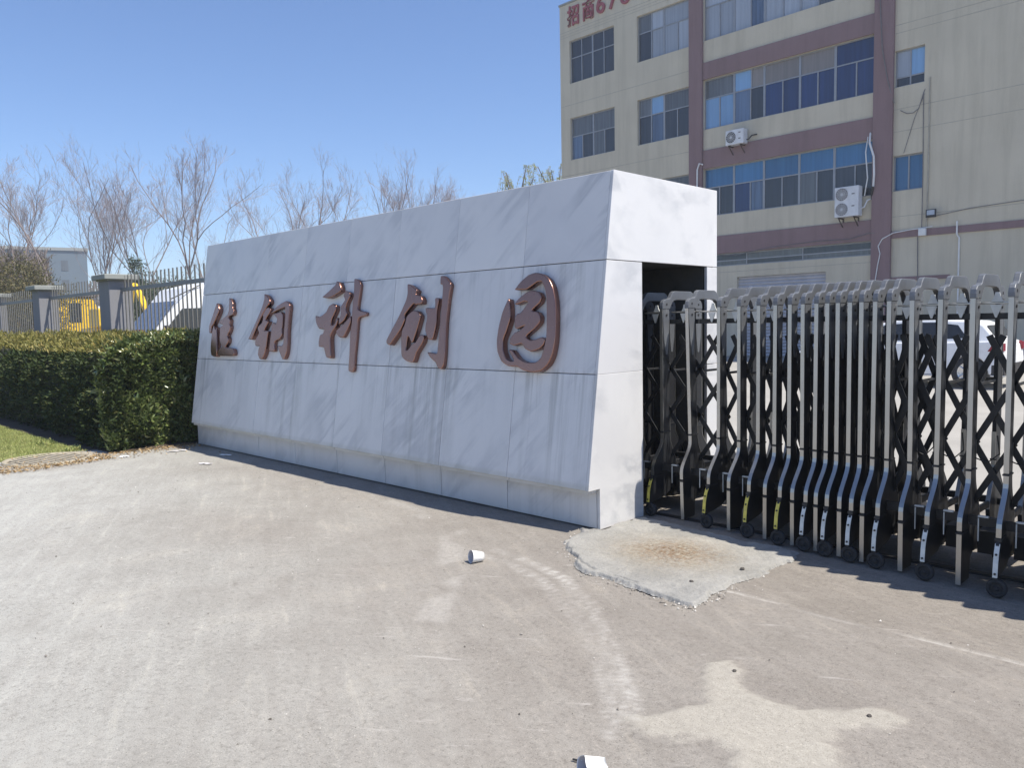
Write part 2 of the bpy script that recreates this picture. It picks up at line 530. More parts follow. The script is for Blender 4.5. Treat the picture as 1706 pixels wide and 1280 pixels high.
M_IROND = plain("cover_gap_dirt", (0.16, 0.13, 0.095), 0.95, 0, 0.3, 8, bump=0.5)
M_BARK = plain("grey_bark", (0.21, 0.175, 0.17), 0.9, 0, 0.25, 2)
M_TWIG = plain("pinkish_twig_bark", (0.30, 0.265, 0.275), 0.9, 0, 0.2, 1)
M_FARB = mat_paint_wall("far_grey_render", (0.135, 0.17, 0.20), 0.2)
M_YARD = plain("pale_yard_concrete", (0.335, 0.32, 0.295), 0.9, 0, 0.10, 0.8, 0.25, space="World")
M_SOIL = plain("hedge_soil", (0.06, 0.045, 0.03), 0.95, 0, 0.4, 6, bump=0.6)
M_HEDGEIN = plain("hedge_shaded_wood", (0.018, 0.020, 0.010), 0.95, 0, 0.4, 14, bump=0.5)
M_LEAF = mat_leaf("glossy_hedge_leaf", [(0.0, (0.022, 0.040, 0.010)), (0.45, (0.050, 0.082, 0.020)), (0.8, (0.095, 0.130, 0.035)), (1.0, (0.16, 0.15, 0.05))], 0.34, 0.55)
M_LEAFTOP = mat_leaf("sunlit_top_leaf", [(0.0, (0.135, 0.14, 0.034)), (0.5, (0.27, 0.245, 0.066)), (0.85, (0.36, 0.29, 0.09)), (1.0, (0.42, 0.28, 0.11))], 0.5, 0.4, 0.25)  # hedge top's sunlit yellow is put into the leaf colour
M_LEAFEND = mat_leaf("sunlit_hedge_leaf", [(0.0, (0.05, 0.075, 0.022)), (0.40, (0.12, 0.165, 0.05)), (0.75, (0.21, 0.25, 0.09)), (1.0, (0.30, 0.29, 0.14))], 0.26, 0.7, 0.18)  # brighter leaf copy: sun on the hedge end painted into its colour
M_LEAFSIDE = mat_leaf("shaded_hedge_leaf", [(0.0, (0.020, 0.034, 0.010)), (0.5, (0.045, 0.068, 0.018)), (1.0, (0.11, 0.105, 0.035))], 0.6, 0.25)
M_OLIVE = mat_leaf("olive_bush_leaf", [(0.0, (0.055, 0.062, 0.022)), (0.5, (0.115, 0.105, 0.042)), (1.0, (0.18, 0.135, 0.065))], 0.6, 0.3)
M_CONIF = mat_leaf("conifer_leaf", [(0.0, (0.035, 0.055, 0.03)), (0.6, (0.075, 0.10, 0.055)), (1.0, (0.13, 0.14, 0.09))], 0.6, 0.3)
M_WILLOW = mat_leaf("willow_leaf", [(0.0, (0.30, 0.33, 0.07)), (0.6, (0.46, 0.47, 0.13)), (1.0, (0.58, 0.54, 0.20))], 0.6, 0.3, 0.6)
M_THICK = mat_leaf("bare_thicket_twig", [(0.0, (0.13, 0.105, 0.09)), (0.6, (0.20, 0.165, 0.145)), (1.0, (0.26, 0.22, 0.19))], 0.9, 0.2)
M_GRASS = mat_leaf("lawn_blade", [(0.0, (0.19, 0.235, 0.07)), (0.5, (0.31, 0.35, 0.115)), (0.85, (0.43, 0.41, 0.18)), (1.0, (0.50, 0.44, 0.26))], 0.6, 0.3)
M_DRY = mat_leaf("dry_leaf", [(0.0, (0.20, 0.12, 0.05)), (0.5, (0.36, 0.25, 0.13)), (1.0, (0.52, 0.42, 0.27))], 0.8, 0.2)
M_GLD = mat_glass("pane_dark", (0.035, 0.042, 0.055))
M_GLG = mat_glass("pane_grey", (0.105, 0.115, 0.125))
M_GLB = mat_glass("pane_greyblue", (0.10, 0.15, 0.24))
M_GLL = mat_glass("pane_light_blue_curtain", (0.20, 0.36, 0.58), 0.08, 0.12)
M_GLM = mat_glass("pane_blue_film", (0.042, 0.145, 0.30), 0.08, 0.15)
M_GLN = mat_glass("pane_deep_blue", (0.016, 0.036, 0.115), 0.07, 0.25)
M_GLT = mat_glass("pane_tan_blind", (0.20, 0.18, 0.165), 0.1, 0.15)
M_GLW = mat_glass("pane_pale_curtain", (0.33, 0.37, 0.43), 0.1, 0.12)

# ---------------------------------------------------------------- ground
def pip(px, py, poly):
    inside = np.zeros(px.shape, bool)
    n = len(poly)
    j = n - 1
    for i in range(n):
        xi, yi = poly[i]; xj, yj = poly[j]
        if yi != yj:
            c = ((yi > py) != (yj > py)) & (px < (xj - xi) * (py - yi) / (yj - yi) + xi)
            inside ^= c
        j = i
    return inside

def dist_poly(px, py, pts, closed):
    d = np.full(px.shape, 1e9)
    n = len(pts)
    for i in range(n if closed else n - 1):
        ax, ay = pts[i]; bx, by = pts[(i + 1) % n]
        vx, vy = bx - ax, by - ay
        L = vx * vx + vy * vy + 1e-12
        t = np.clip(((px - ax) * vx + (py - ay) * vy) / L, 0, 1)
        d = np.minimum(d, np.hypot(px - ax - t * vx, py - ay - t * vy))
    return d

def vnoise(px, py, sc, seed):
    """cheap smooth value noise on numpy arrays"""
    rng = np.random.RandomState(seed)
    g = rng.rand(256, 256)
    x, y = px * sc + 100, py * sc + 100
    xi, yi = np.floor(x).astype(int), np.floor(y).astype(int)
    fx, fy = x - xi, y - yi
    fx, fy = fx * fx * (3 - 2 * fx), fy * fy * (3 - 2 * fy)
    g00, g10 = g[xi % 256, yi % 256], g[(xi + 1) % 256, yi % 256]
    g01, g11 = g[xi % 256, (yi + 1) % 256], g[(xi + 1) % 256, (yi + 1) % 256]
    return (g00 * (1 - fx) + g10 * fx) * (1 - fy) + (g01 * (1 - fx) + g11 * fx) * fy

def sstep(a, b, x):
    t = np.clip((x - a) / (b - a), 0, 1)
    return t * t * (3 - 2 * t)

SAND = [[-1.753, 2.971], [-1.691, 3.043], [-1.566, 2.943], [-1.415, 2.83], [-1.284, 2.838], [-1.16, 2.931], [-1.047, 3.048], [-0.97, 3.012], [-1.0, 2.914], [-1.123, 2.784], [-1.1, 2.666], [-1.006, 2.499], [-0.9, 2.2], [-1.15, 2.1], [-1.294, 2.434], [-1.438, 2.438], [-1.582, 2.306], [-1.662, 2.308], [-1.701, 2.344], [-1.636, 2.466], [-1.619, 2.61], [-1.675, 2.769], [-1.75, 2.893]]
TR_R = [[-4.3, 3.62], [-3.49, 3.549], [-3.229, 3.493], [-2.969, 3.418], [-2.545, 3.143], [-2.268, 2.911], [-2.02, 2.68], [-1.809, 2.465], [-1.715, 2.356]]
TR_L = [[-4.2, 3.45], [-3.412, 3.415], [-3.075, 3.325], [-2.628, 3.07], [-2.294, 2.83], [-2.007, 2.574], [-1.813, 2.368], [-1.7, 2.2]]
gx, gy = np.arange(-11.0, 2.01, 0.027), np.arange(-1.0, 7.01, 0.027)
PX, PY = np.meshgrid(gx, gy, indexing='ij')
wob = (vnoise(PX, PY, 3, 1) - 0.5) * 0.16 + (vnoise(PX, PY, 9, 2) - 0.5) * 0.07 + (vnoise(PX, PY, 30, 3) - 0.5) * 0.03
ins = pip(PX, PY, SAND)
ds = np.where(ins, 1, -1) * dist_poly(PX, PY, SAND, True) + wob * 0.55
sand = sstep(-0.012, 0.03, ds + (vnoise(PX, PY, 22, 77) - 0.5) * 0.05)
rim = np.exp(-((ds - 0.03) / 0.03) ** 2)
def band(pts, w):
    return sstep(w, w * 0.55, dist_poly(PX, PY, pts, False) + wob * 0.15)
def treads(pts, w, lines):
    d = dist_poly(PX, PY, pts, False)
    br = 0.65 + 0.35 * (np.sin(PX * 95 + PY * 40) > -0.2) * (vnoise(PX, PY, 26, 14) > 0.35)
    return band(pts, w) * (0.4 + 0.6 * (np.cos(d * lines) > 0.1)) * br * (0.7 + 0.6 * vnoise(PX, PY, 4, 15))
tyre = np.maximum(treads(TR_R, 0.055, 240) * 0.9, treads(TR_L, 0.055, 240) * 0.6)
fade = sstep(-4.4, -3.0, PX)
tyre *= fade * (0.5 + 0.5 * sstep(0.25, 0.6, vnoise(PX, PY, 2.2, 8)))
tr3 = [[-2.9, 2.3], [-3.6, 3.1], [-4.4, 3.8], [-5.6, 4.0]]
tyre = np.maximum(tyre, band(tr3, 0.10) * 0.35 * sstep(0.4, 0.7, vnoise(PX, PY, 5, 9)))
lane = sstep(3.835, 3.86, PY) * sstep(-2.2, -2.1, PX)
lineD = np.abs(PY - (3.852 + 0.01 * np.sin(PX * 5)))
tyre = np.maximum(tyre, sstep(0.014, 0.004, lineD) * (PX > -2.16) * (0.35 + 0.7 * vnoise(PX, PY, 7, 5)))
soil = sstep(0.55, 0.1, np.hypot((PX + 10.1) / 1.6, (PY - 2.6) / 1.3)) * 0.5
Z = (vnoise(PX, PY, 0.8, 11) - 0.5) * 0.006 + sand * 0.006 + rim * 0.003
Z -= sstep(0.012, 0.004, lineD) * (PX > -2.16) * 0.006
nxg, nyg = PX.shape
idx = np.arange(nxg * nyg).reshape(nxg, nyg)
fq = np.stack([idx[:-1, :-1], idx[1:, :-1], idx[1:, 1:], idx[:-1, 1:]], -1).reshape(-1, 4)
gv = np.stack([PX, PY, Z], -1).reshape(-1, 3)
gm = np.stack([sand, np.clip(tyre, 0, 1), lane, soil], -1).reshape(-1, 4)
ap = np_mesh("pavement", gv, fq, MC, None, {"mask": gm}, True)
tag(ap, kind="structure")
g = MB()
g.quad((-320, -60, -0.02), (60, -60, -0.02), (60, 320, -0.02), (-320, 320, -0.02))
tag(g.build("ground", M_YARD), kind="structure")

# raised rough cement patch in front of the gate pocket
PATCH = [[-3.46, 4.40], [-3.617, 4.337], [-3.445, 4.009], [-3.267, 3.794], [-3.04, 3.658], [-2.925, 3.559], [-2.751, 3.537], [-2.569, 3.52], [-2.363, 3.509], [-2.236, 3.488], [-2.166, 3.503], [-2.156, 3.594], [-2.148, 3.864], [-2.15, 4.179], [-2.149, 4.563], [-2.154, 4.78], [-3.43, 4.86]]
hx, hy = np.arange(-3.72, -2.05, 0.006), np.arange(3.42, 4.9, 0.006)
QX, QY = np.meshgrid(hx, hy, indexing='ij')
qw = (vnoise(QX, QY, 5, 21) - 0.5) * 0.09 + (vnoise(QX, QY, 17, 22) - 0.5) * 0.028 + (vnoise(QX, QY, 60, 23) - 0.5) * 0.012
qd = np.where(pip(QX, QY, PATCH), 1, -1) * dist_poly(QX, QY, PATCH, True) + qw
keep = qd > -0.004
qz = 0.002 + 0.022 * sstep(0.0, 0.022, qd) + (vnoise(QX, QY, 4, 25) - 0.5) * 0.012 + (vnoise(QX, QY, 40, 26) - 0.5) * 0.004
crack = [[-3.445, 4.05], [-3.34, 3.86], [-3.2, 3.77], [-3.05, 3.70], [-2.9, 3.62], [-2.7, 3.60], [-2.5, 3.555], [-2.33, 3.56]]
cd_ = dist_poly(QX + qw * 0.4, QY + qw * 0.4, crack, False)
qz -= 0.013 * sstep(0.011, 0.003, cd_) * sstep(0.25, 0.45, vnoise(QX, QY, 6, 28))
qi = np.arange(QX.size).reshape(QX.shape)
k4 = keep[:-1, :-1] & keep[1:, :-1] & keep[1:, 1:] & keep[:-1, 1:]
qf = np.stack([qi[:-1, :-1], qi[1:, :-1], qi[1:, 1:], qi[:-1, 1:]], -1)[k4]
used = np.unique(qf)
remap = -np.ones(QX.size, int); remap[used] = np.arange(len(used))
sr = np.hypot((QX + 2.76) / 0.42, (QY - 4.22) / 0.36)
qm = np.stack([np.exp(-sr ** 2 * 0.9), qd * 0, qd * 0, np.exp(-(sr * 1.35) ** 2) * 1.0], -1).reshape(-1, 4)
tag(np_mesh("cement_patch", np.stack([QX, QY, qz], -1).reshape(-1, 3)[used], remap[qf], MPATCH, None, {"mask": qm[used]}, True), kind="structure")

# ---------------------------------------------------------------- marble sign wall
X0, X1 = -3.467, -10.007
YO, ZO, YT, ZT = 4.264, 0.306, 4.591, 2.584
ZJ1, ZJ2 = 1.944, 1.129
YB, YK, YL, YR = 4.393, 6.016, 4.929, 5.856
SL = (YT - YO) / (ZT - ZO)
def yf(z): return YO + SL * (z - ZO)
wall = thing("sign_wall", "long white marble entrance wall with a leaning front, brown characters and an open gate pocket at its end", "wall", ((X0 + X1) / 2, 5.2, 0))
WO = wall.location
T = 0.026
J = 0.0028
core = MB()
cT = T + 0.002
fp = [(YB + cT, 0.0), (YL - cT, 0.0), (YL - cT, ZJ1 + cT), (YR + cT, ZJ1 + cT), (YR + cT, 0), (YK - cT, 0), (YK - cT, ZT - cT), (yf(ZT) + cT, ZT - cT), (yf(ZO) + cT, ZO + cT), (YB + cT, ZO + cT)]
core.prism(fp, 0, X1 + cT, X0 - cT)
core.build("wall_core", M_CORE, wall, WO)
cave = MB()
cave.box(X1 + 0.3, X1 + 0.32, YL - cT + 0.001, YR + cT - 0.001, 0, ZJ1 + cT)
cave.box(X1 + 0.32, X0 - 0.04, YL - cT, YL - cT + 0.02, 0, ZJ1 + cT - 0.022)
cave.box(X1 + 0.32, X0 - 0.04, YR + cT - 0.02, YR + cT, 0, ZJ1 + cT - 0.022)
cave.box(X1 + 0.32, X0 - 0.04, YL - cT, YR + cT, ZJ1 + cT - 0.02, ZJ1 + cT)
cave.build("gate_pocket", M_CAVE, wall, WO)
NP = 8
edges = [X0 - 0.0 + (X1 - X0) * i / NP for i in range(NP + 1)]
rngp = random.Random(5)
def slab(name, x0, x1, z0, z1, dx0=J, dx1=J):
    if z1 == ZT: dx0, dx1 = (dx0 - J + 0.0007, 0.0007)
    else: dx0, dx1 = (dx0 - J + 0.0015, 0.0015)
    b = MB()
    dj = rngp.uniform(-0.0008, 0.0008)
    xa, xb = x1 + dx1, x0 - dx0
    ya0, ya1 = yf(z0 + J) + dj, yf(z1 - J) + dj
    b.prism([(ya0, z0 + J), (ya0 + T, z0 + J), (ya1 + T, z1 - J), (ya1, z1 - J)], 0, xa, xb)
    b.build(name, MARBLE, wall, WO, bevel=0.0022, seg=1)
for z0, z1 in ((ZO, ZJ2), (ZJ2, ZJ1), (ZJ1, ZT)):
    for i in range(NP):
        slab("marble_panel", edges[i], edges[i + 1], z0, z1, T + J if i == 0 else J)
for i in range(NP):                                    # plinth panels and the underside of the overhang
    b = MB()
    b.box(edges[i + 1] + J - 0.12, edges[i] - J - (T + J if i == 0 else 0.12), YB, YB + T, 0.012, ZO - T - J)
    b.build("plinth_panel", MARBLE, wall, WO, bevel=0.002, seg=1)
    b = MB()
    b.box(edges[i + 1] + J, edges[i] - (T + J if i == 0 else J), yf(ZO) + T + J, YB + T, ZO - T + 0.0, ZO - 0.001)
    b.build("soffit_panel", MARBLE, wall, WO)
xe0, xe1 = X0 - T, X0                                   # the end face: one slab over the pocket, jambs below it
def endslab(poly):
    b = MB(); b.prism(poly, 0, xe0, xe1)
    b.build("end_panel", MARBLE, wall, WO, bevel=0.0022, seg=1)
endslab([(yf(ZJ1 + J), ZJ1 + J), (YK, ZJ1 + J), (YK, ZT), (yf(ZT), ZT)])
JE = 0.0008
endslab([(yf(ZJ2 + JE), ZJ2 + JE), (YL, ZJ2 + JE), (YL, ZJ1 - J), (yf(ZJ1 - J), ZJ1 - J)])
endslab([(YB, 0.008), (YL, 0.008), (YL, ZJ2 - JE), (yf(ZJ2 - JE), ZJ2 - JE), (YO, ZO), (YB, ZO)])
endslab([(YR, ZJ2 + J), (YK, ZJ2 + J), (YK, ZJ1 - J), (YR, ZJ1 - J)])
endslab([(YR, 0.008), (YK, 0.008), (YK, ZJ2 - J), (YR, ZJ2 - J)])
for i in range(4):                                      # coping and back
    xa, xb = X0 - T - (X0 - T - X1) * i / 4, X0 - T - (X0 - T - X1) * (i + 1) / 4
    b = MB(); b.box(xb + J, xa - J, yf(ZT) + T + J, YK - T - J, ZT - T, ZT - 0.001)
    b.build("coping_panel", MARBLE, wall, WO)
    b = MB(); b.box(xb + J, xa - J, YK - T, YK, 0.01, ZT - 0.001)
    b.build("back_panel", MARBLE, wall, WO)
b = MB(); b.prism([(YB + T, 0.01), (YL, 0.01), (YL, ZJ1), (YR, ZJ1), (YR, 0.01), (YK - T, 0.01), (YK - T, ZT - T), (yf(ZT) + T, ZT - T), (YO + T, ZO + 0.001), (YB + T, ZO)], 0, X1, X1 + T)
b.build("far_end_panel", MARBLE, wall, WO)

# the five brush characters, stroke by stroke, in metres on the leaning face
CHARS = {"A": [[[-9.464, 1.525], [-9.399, 1.471], [-9.388, 1.415], [-9.504, 1.263], [-9.552, 1.229], [-9.553, 1.158], [-9.601, 1.159], [-9.621, 1.237], [-9.595, 1.286], [-9.543, 1.376]], [[-9.505, 1.253], [-9.451, 1.196], [-9.418, 1.22], [-9.348, 0.877], [-9.495, 0.875], [-9.536, 0.976], [-9.537, 1.158]], [[-9.164, 1.577], [-9.117, 1.565], [-9.066, 1.509], [-9.061, 1.468], [-9.019, 1.412], [-9.035, 1.372], [-9.141, 1.347], [-9.09, 1.312], [-9.094, 1.258], [-9.066, 1.23], [-9.078, 1.176], [-9.126, 1.122], [-9.088, 1.081], [-9.094, 1.033], [-9.157, 0.979], [-9.008, 0.973], [-8.933, 0.96], [-8.918, 0.883], [-9.333, 0.877], [-9.318, 0.953], [-9.248, 0.985], [-9.294, 1.026], [-9.331, 1.095], [-9.327, 1.15], [-9.341, 1.22], [-9.272, 1.253], [-9.367, 1.275], [-9.364, 1.296], [-9.273, 1.336], [-9.176, 1.375], [-9.149, 1.429], [-9.154, 1.491]]], "B": [[[-8.282, 1.591], [-8.223, 1.571], [-8.152, 1.52], [-8.145, 1.486], [-8.218, 1.426], [-8.3, 1.338], [-8.369, 1.249], [-8.431, 1.158], [-8.488, 1.074], [-8.567, 1.081], [-8.534, 1.124], [-8.406, 1.298], [-8.306, 1.449], [-8.273, 1.538]], [[-8.237, 1.42], [-8.164, 1.437], [-8.115, 1.409], [-8.138, 1.369], [-8.215, 1.298], [-8.142, 1.277], [-8.181, 1.226], [-8.221, 1.174], [-8.13, 1.17], [-8.138, 1.102], [-8.146, 0.992], [-8.166, 0.91], [-8.212, 0.854], [-8.268, 0.853], [-8.316, 0.901], [-8.312, 0.977], [-8.294, 0.998], [-8.387, 1.001], [-8.409, 1.039], [-8.396, 1.088], [-8.335, 1.144], [-8.371, 1.186], [-8.371, 1.221], [-8.287, 1.268], [-8.27, 1.33], [-8.295, 1.352]], [[-8.099, 1.382], [-8.001, 1.44], [-7.901, 1.478], [-7.8, 1.498], [-7.736, 1.466], [-7.716, 1.425], [-7.72, 1.3], [-7.717, 1.167], [-7.7, 1.035], [-7.702, 0.929], [-7.73, 0.87], [-7.773, 0.859], [-7.844, 0.928], [-7.904, 1.004], [-7.819, 1.005], [-7.785, 1.035], [-7.792, 1.154], [-7.792, 1.301], [-7.806, 1.381], [-7.814, 1.428], [-7.877, 1.417], [-7.993, 1.393], [-8.083, 1.368]], [[-8.082, 1.361], [-7.989, 1.372], [-7.911, 1.381], [-7.859, 1.349], [-7.85, 1.262], [-7.852, 1.195], [-7.84, 1.128], [-7.885, 1.081], [-7.986, 1.048], [-7.974, 0.946], [-8.09, 0.945], [-8.092, 1.034], [-8.082, 1.17], [-8.087, 1.238], [-8.051, 1.265], [-7.995, 1.25], [-7.977, 1.304], [-8.039, 1.346]]], "C": [[[-6.821, 1.661], [-6.782, 1.651], [-6.741, 1.598], [-6.737, 1.555], [-6.866, 1.51], [-6.957, 1.496], [-7.062, 1.51], [-6.953, 1.565], [-6.839, 1.628]], [[-6.929, 1.418], [-6.863, 1.437], [-6.806, 1.414], [-6.805, 1.363], [-6.861, 1.279], [-6.867, 1.219], [-6.807, 1.227], [-6.764, 1.294], [-6.753, 1.269], [-6.767, 1.218], [-6.858, 1.117], [-6.841, 1.007], [-6.818, 0.892], [-6.901, 0.895], [-6.953, 0.98], [-6.972, 0.997], [-7.052, 1.001], [-7.067, 1.048], [-7.054, 1.118], [-7.002, 1.135], [-6.985, 1.178], [-7.082, 1.187], [-7.148, 1.249], [-7.168, 1.32], [-7.101, 1.309], [-7.04, 1.326], [-6.974, 1.359]], [[-6.693, 1.511], [-6.663, 1.561], [-6.594, 1.541], [-6.58, 1.499], [-6.628, 1.425], [-6.635, 1.375], [-6.606, 1.333], [-6.648, 1.267], [-6.731, 1.226], [-6.741, 1.268], [-6.717, 1.327], [-6.722, 1.411], [-6.664, 1.468]], [[-6.551, 1.307], [-6.547, 1.232], [-6.612, 1.133], [-6.651, 1.095], [-6.727, 1.104], [-6.782, 1.146], [-6.768, 1.176], [-6.657, 1.234]], [[-6.548, 1.672], [-6.482, 1.664], [-6.432, 1.612], [-6.437, 1.501], [-6.447, 1.378], [-6.372, 1.352], [-6.3, 1.342], [-6.296, 1.309], [-6.405, 1.291], [-6.428, 1.255], [-6.425, 1.091], [-6.429, 0.927], [-6.426, 0.768], [-6.513, 0.77], [-6.522, 0.926], [-6.538, 1.124], [-6.529, 1.257], [-6.536, 1.306], [-6.54, 1.422], [-6.537, 1.547]]], "D": [[[-5.664, 1.574], [-5.62, 1.568], [-5.569, 1.543], [-5.523, 1.515], [-5.53, 1.477], [-5.468, 1.464], [-5.434, 1.425], [-5.441, 1.392], [-5.529, 1.387], [-5.555, 1.395], [-5.664, 1.303], [-5.662, 1.25], [-5.707, 1.167], [-5.784, 1.09], [-5.85, 1.024], [-5.897, 1.036], [-5.908, 1.067], [-5.855, 1.145], [-5.749, 1.29], [-5.668, 1.426], [-5.653, 1.494]], [[-5.626, 1.299], [-5.558, 1.335], [-5.498, 1.33], [-5.451, 1.291], [-5.452, 1.254], [-5.477, 1.172], [-5.512, 1.082], [-5.526, 1.052], [-5.55, 1.052], [-5.58, 1.09], [-5.605, 1.098], [-5.614, 0.984], [-5.583, 0.984], [-5.53, 1.037], [-5.484, 1.053], [-5.433, 1.112], [-5.381, 1.112], [-5.384, 1.053], [-5.46, 0.956], [-5.496, 0.873], [-5.594, 0.882], [-5.667, 0.923], [-5.688, 1.014], [-5.698, 1.151], [-5.663, 1.212], [-5.647, 1.273]], [[-5.395, 1.353], [-5.269, 1.353], [-5.274, 1.434], [-5.223, 1.432], [-5.237, 1.323], [-5.233, 1.206], [-5.261, 1.079], [-5.324, 1.081], [-5.37, 1.149], [-5.375, 1.201], [-5.362, 1.274]], [[-5.231, 1.626], [-5.18, 1.625], [-5.119, 1.58], [-5.088, 1.546], [-5.1, 1.428], [-5.108, 1.233], [-5.101, 1.089], [-5.093, 0.946], [-5.098, 0.853], [-5.122, 0.823], [-5.168, 0.836], [-5.207, 0.879], [-5.281, 0.921], [-5.326, 0.965], [-5.263, 0.962], [-5.195, 0.959], [-5.191, 1.017], [-5.188, 1.162], [-5.188, 1.38], [-5.19, 1.525], [-5.205, 1.555], [-5.228, 1.56]]], "E": [[[-4.301, 1.468], [-4.251, 1.521], [-4.171, 1.572], [-4.098, 1.587], [-4.024, 1.574], [-3.956, 1.533], [-3.91, 1.47], [-3.875, 1.369], [-3.854, 1.237], [-3.845, 1.072], [-3.859, 0.96], [-3.896, 0.887], [-3.962, 0.839], [-4.051, 0.826], [-4.146, 0.84], [-4.215, 0.866], [-4.302, 0.867], [-4.385, 0.903], [-4.439, 0.98], [-4.457, 1.071], [-4.447, 1.177], [-4.42, 1.29], [-4.38, 1.373], [-4.358, 1.397], [-4.334, 1.316], [-4.329, 1.232], [-4.354, 1.148], [-4.385, 1.072], [-4.376, 0.995], [-4.339, 0.932], [-4.292, 0.909], [-4.249, 0.913], [-4.316, 0.992], [-4.278, 0.995], [-4.204, 0.934], [-4.115, 0.902], [-4.023, 0.904], [-3.973, 0.938], [-3.946, 1.019], [-3.934, 1.118], [-3.961, 1.373], [-3.984, 1.454], [-4.026, 1.513], [-4.072, 1.512], [-4.133, 1.481], [-4.178, 1.462], [-4.283, 1.464]], [[-4.295, 1.356], [-4.256, 1.397], [-4.175, 1.442], [-4.111, 1.453], [-4.045, 1.436], [-4.018, 1.395], [-4.032, 1.355], [-4.096, 1.309], [-4.103, 1.296], [-4.047, 1.288], [-4.016, 1.253], [-4.015, 1.206], [-4.061, 1.16], [-4.147, 1.099], [-4.097, 1.072], [-4.043, 1.079], [-3.981, 1.095], [-3.948, 1.079], [-3.957, 1.039], [-3.998, 1.005], [-4.078, 0.984], [-4.145, 1.004], [-4.188, 1.044], [-4.262, 1.027], [-4.317, 1.044], [-4.312, 1.086], [-4.274, 1.127], [-4.218, 1.147], [-4.175, 1.181], [-4.248, 1.158], [-4.277, 1.176], [-4.282, 1.245], [-4.262, 1.276], [-4.224, 1.285], [-4.157, 1.359], [-4.196, 1.37], [-4.27, 1.349]]]}
nrm = Vector((0, -1, SL)).normalized()
vax = Vector((0, SL, 1)).normalized()
def smooth_closed(pts, sub=4):
    n = len(pts); out = []
    for i in range(n):
        p0, p1, p2, p3 = (Vector(pts[(i + k - 1) % n]) for k in range(4))
        for s in range(sub):
            t = s / sub
            a = 0.5 * ((2 * p1) + (p2 - p0) * t + (2 * p0 - 5 * p1 + 4 * p2 - p3) * t * t + (3 * p1 - p0 - 3 * p2 + p3) * t ** 3)
            l = p1.lerp(p2, t)
            out.append(tuple(l.lerp(a, 0.55)))
    return out
def char_strokes(key, name, label):
    allp = [p for s in CHARS[key] for p in s]
    cx = sum(p[0] for p in allp) / len(allp)
    cz = min(p[1] for p in allp)
    base = Vector((0, YO, ZO)) + vax * cz
    base.x = cx
    t = thing(name, label, "sign letter", base, 0, "brown characters on the marble wall")
    for si, s in enumerate(CHARS[key]):
        cu = bpy.data.curves.new("stroke", 'CURVE')
        cu.dimensions = '2D'; cu.fill_mode = 'BOTH'
        pts = smooth_closed(s)
        sp = cu.splines.new('POLY')
        sp.points.add(len(pts) - 1)
        for k, p in enumerate(pts):
            sp.points[k].co = (p[0], p[1], 0, 1)
        sp.use_cyclic_u = True
        depth = 0.060 - 0.006 * si
        bv = 0.007
        cu.bevel_depth = bv; cu.bevel_resolution = 2; cu.offset = -bv
        cu.extrude = depth / 2 - bv
        tmp = bpy.data.objects.new("tmp", cu)
        me = bpy.data.meshes.new_from_object(tmp)
        zc = depth / 2 + 0.001
        for v in me.vertices:
            w = Vector((v.co.x, 0, 0)) + Vector((0, YO, ZO)) + vax * v.co.y + nrm * (v.co.z + zc)
            v.co = w - base
        me.name = "stroke"
        me.materials.clear(); me.materials.append(M_COPPER)
        bpy.data.objects.remove(tmp); bpy.data.curves.remove(cu)
        o = bpy.data.objects.new("stroke", me); col.objects.link(o); o.parent = t
    return t
char_strokes("A", "sign_character", "brown metal brush character farthest left on the marble wall, half behind the hedge end")
char_strokes("B", "sign_character", "brown metal brush character with a hooked frame, second from the hedge on the marble wall")
char_strokes("C", "sign_character", "brown metal brush character with a long straight downstroke in the middle of the marble wall")
char_strokes("D", "sign_character", "brown metal brush character with a hooked upright and a dagger stroke on the marble wall")
char_strokes("E", "sign_character", "largest brown metal brush character, a rounded ring nearest the gate on the marble wall")

# ---------------------------------------------------------------- retractable gate
GX = [-3.448, -3.18, -2.94, -2.761, -2.604, -2.475, -2.362, -2.264, -2.175, -2.096, -2.023, -1.944, -1.869, -1.792, -1.701, -1.562, -1.415, -1.241, -1.053]
frames = []
for i, x in enumerate(GX):
    frames.append((x, 'W' if i % 2 == 0 else 'S'))
for i, x in enumerate((-0.868, -0.68, -0.49, -0.30, -0.11, 0.08)):
    frames.append((x, 'S' if i % 2 == 0 else 'W'))
for i, x in enumerate((-3.70, -3.94, -4.15, -4.34, -4.5)):
    frames.insert(0, (x, 'S' if i % 2 == 0 else 'W'))
def gate_y(x):
    return 4.86 - 0.14 * (max(x, -3.2) + 1.053)
GW = 0.56
gate = thing("retractable_gate", "folded retractable steel gate of close arched frames on small wheels beside the marble wall", "gate", (-2.2, 5.2, 0))
GO = gate.location
def s_curve(y0, y1, z0, z1, n=9):
    out = []
    for k in range(n + 1):
        t = k / n
        out.append((y0 + (y1 - y0) * (t * t * (3 - 2 * t)), z0 + (z1 - z0) * t))
    return out
WFRONT = [(0, 1.60), (0, 0.635)] + s_curve(0, -0.132, 0.585, 0.365) + [(-0.133, 0.315)]
WFOOT = [(-0.150, 0.298), (-0.172, 0.25), (-0.188, 0.19), (-0.196, 0.10)]
SFRONT = [(0, 1.60), (0, 0.635)] + s_curve(0, -0.136, 0.585, 0.365) + [(-0.137, 0.315)]
SFOOT = [(-0.138, 0.30), (-0.138, 0.20), (-0.136, 0.012)]
def ribbon(path, t, hw):
    """strip lying on the front line, t thick, going down the leg"""
    b = MB()
    outer = [(y - t, z) for y, z in path]
    b.prism(outer + [(y + 0.0005, z) for y, z in path[::-1]], 0, -hw, hw)
    return b
def mir(poly):
    return [(GW - y, z) for y, z in poly]
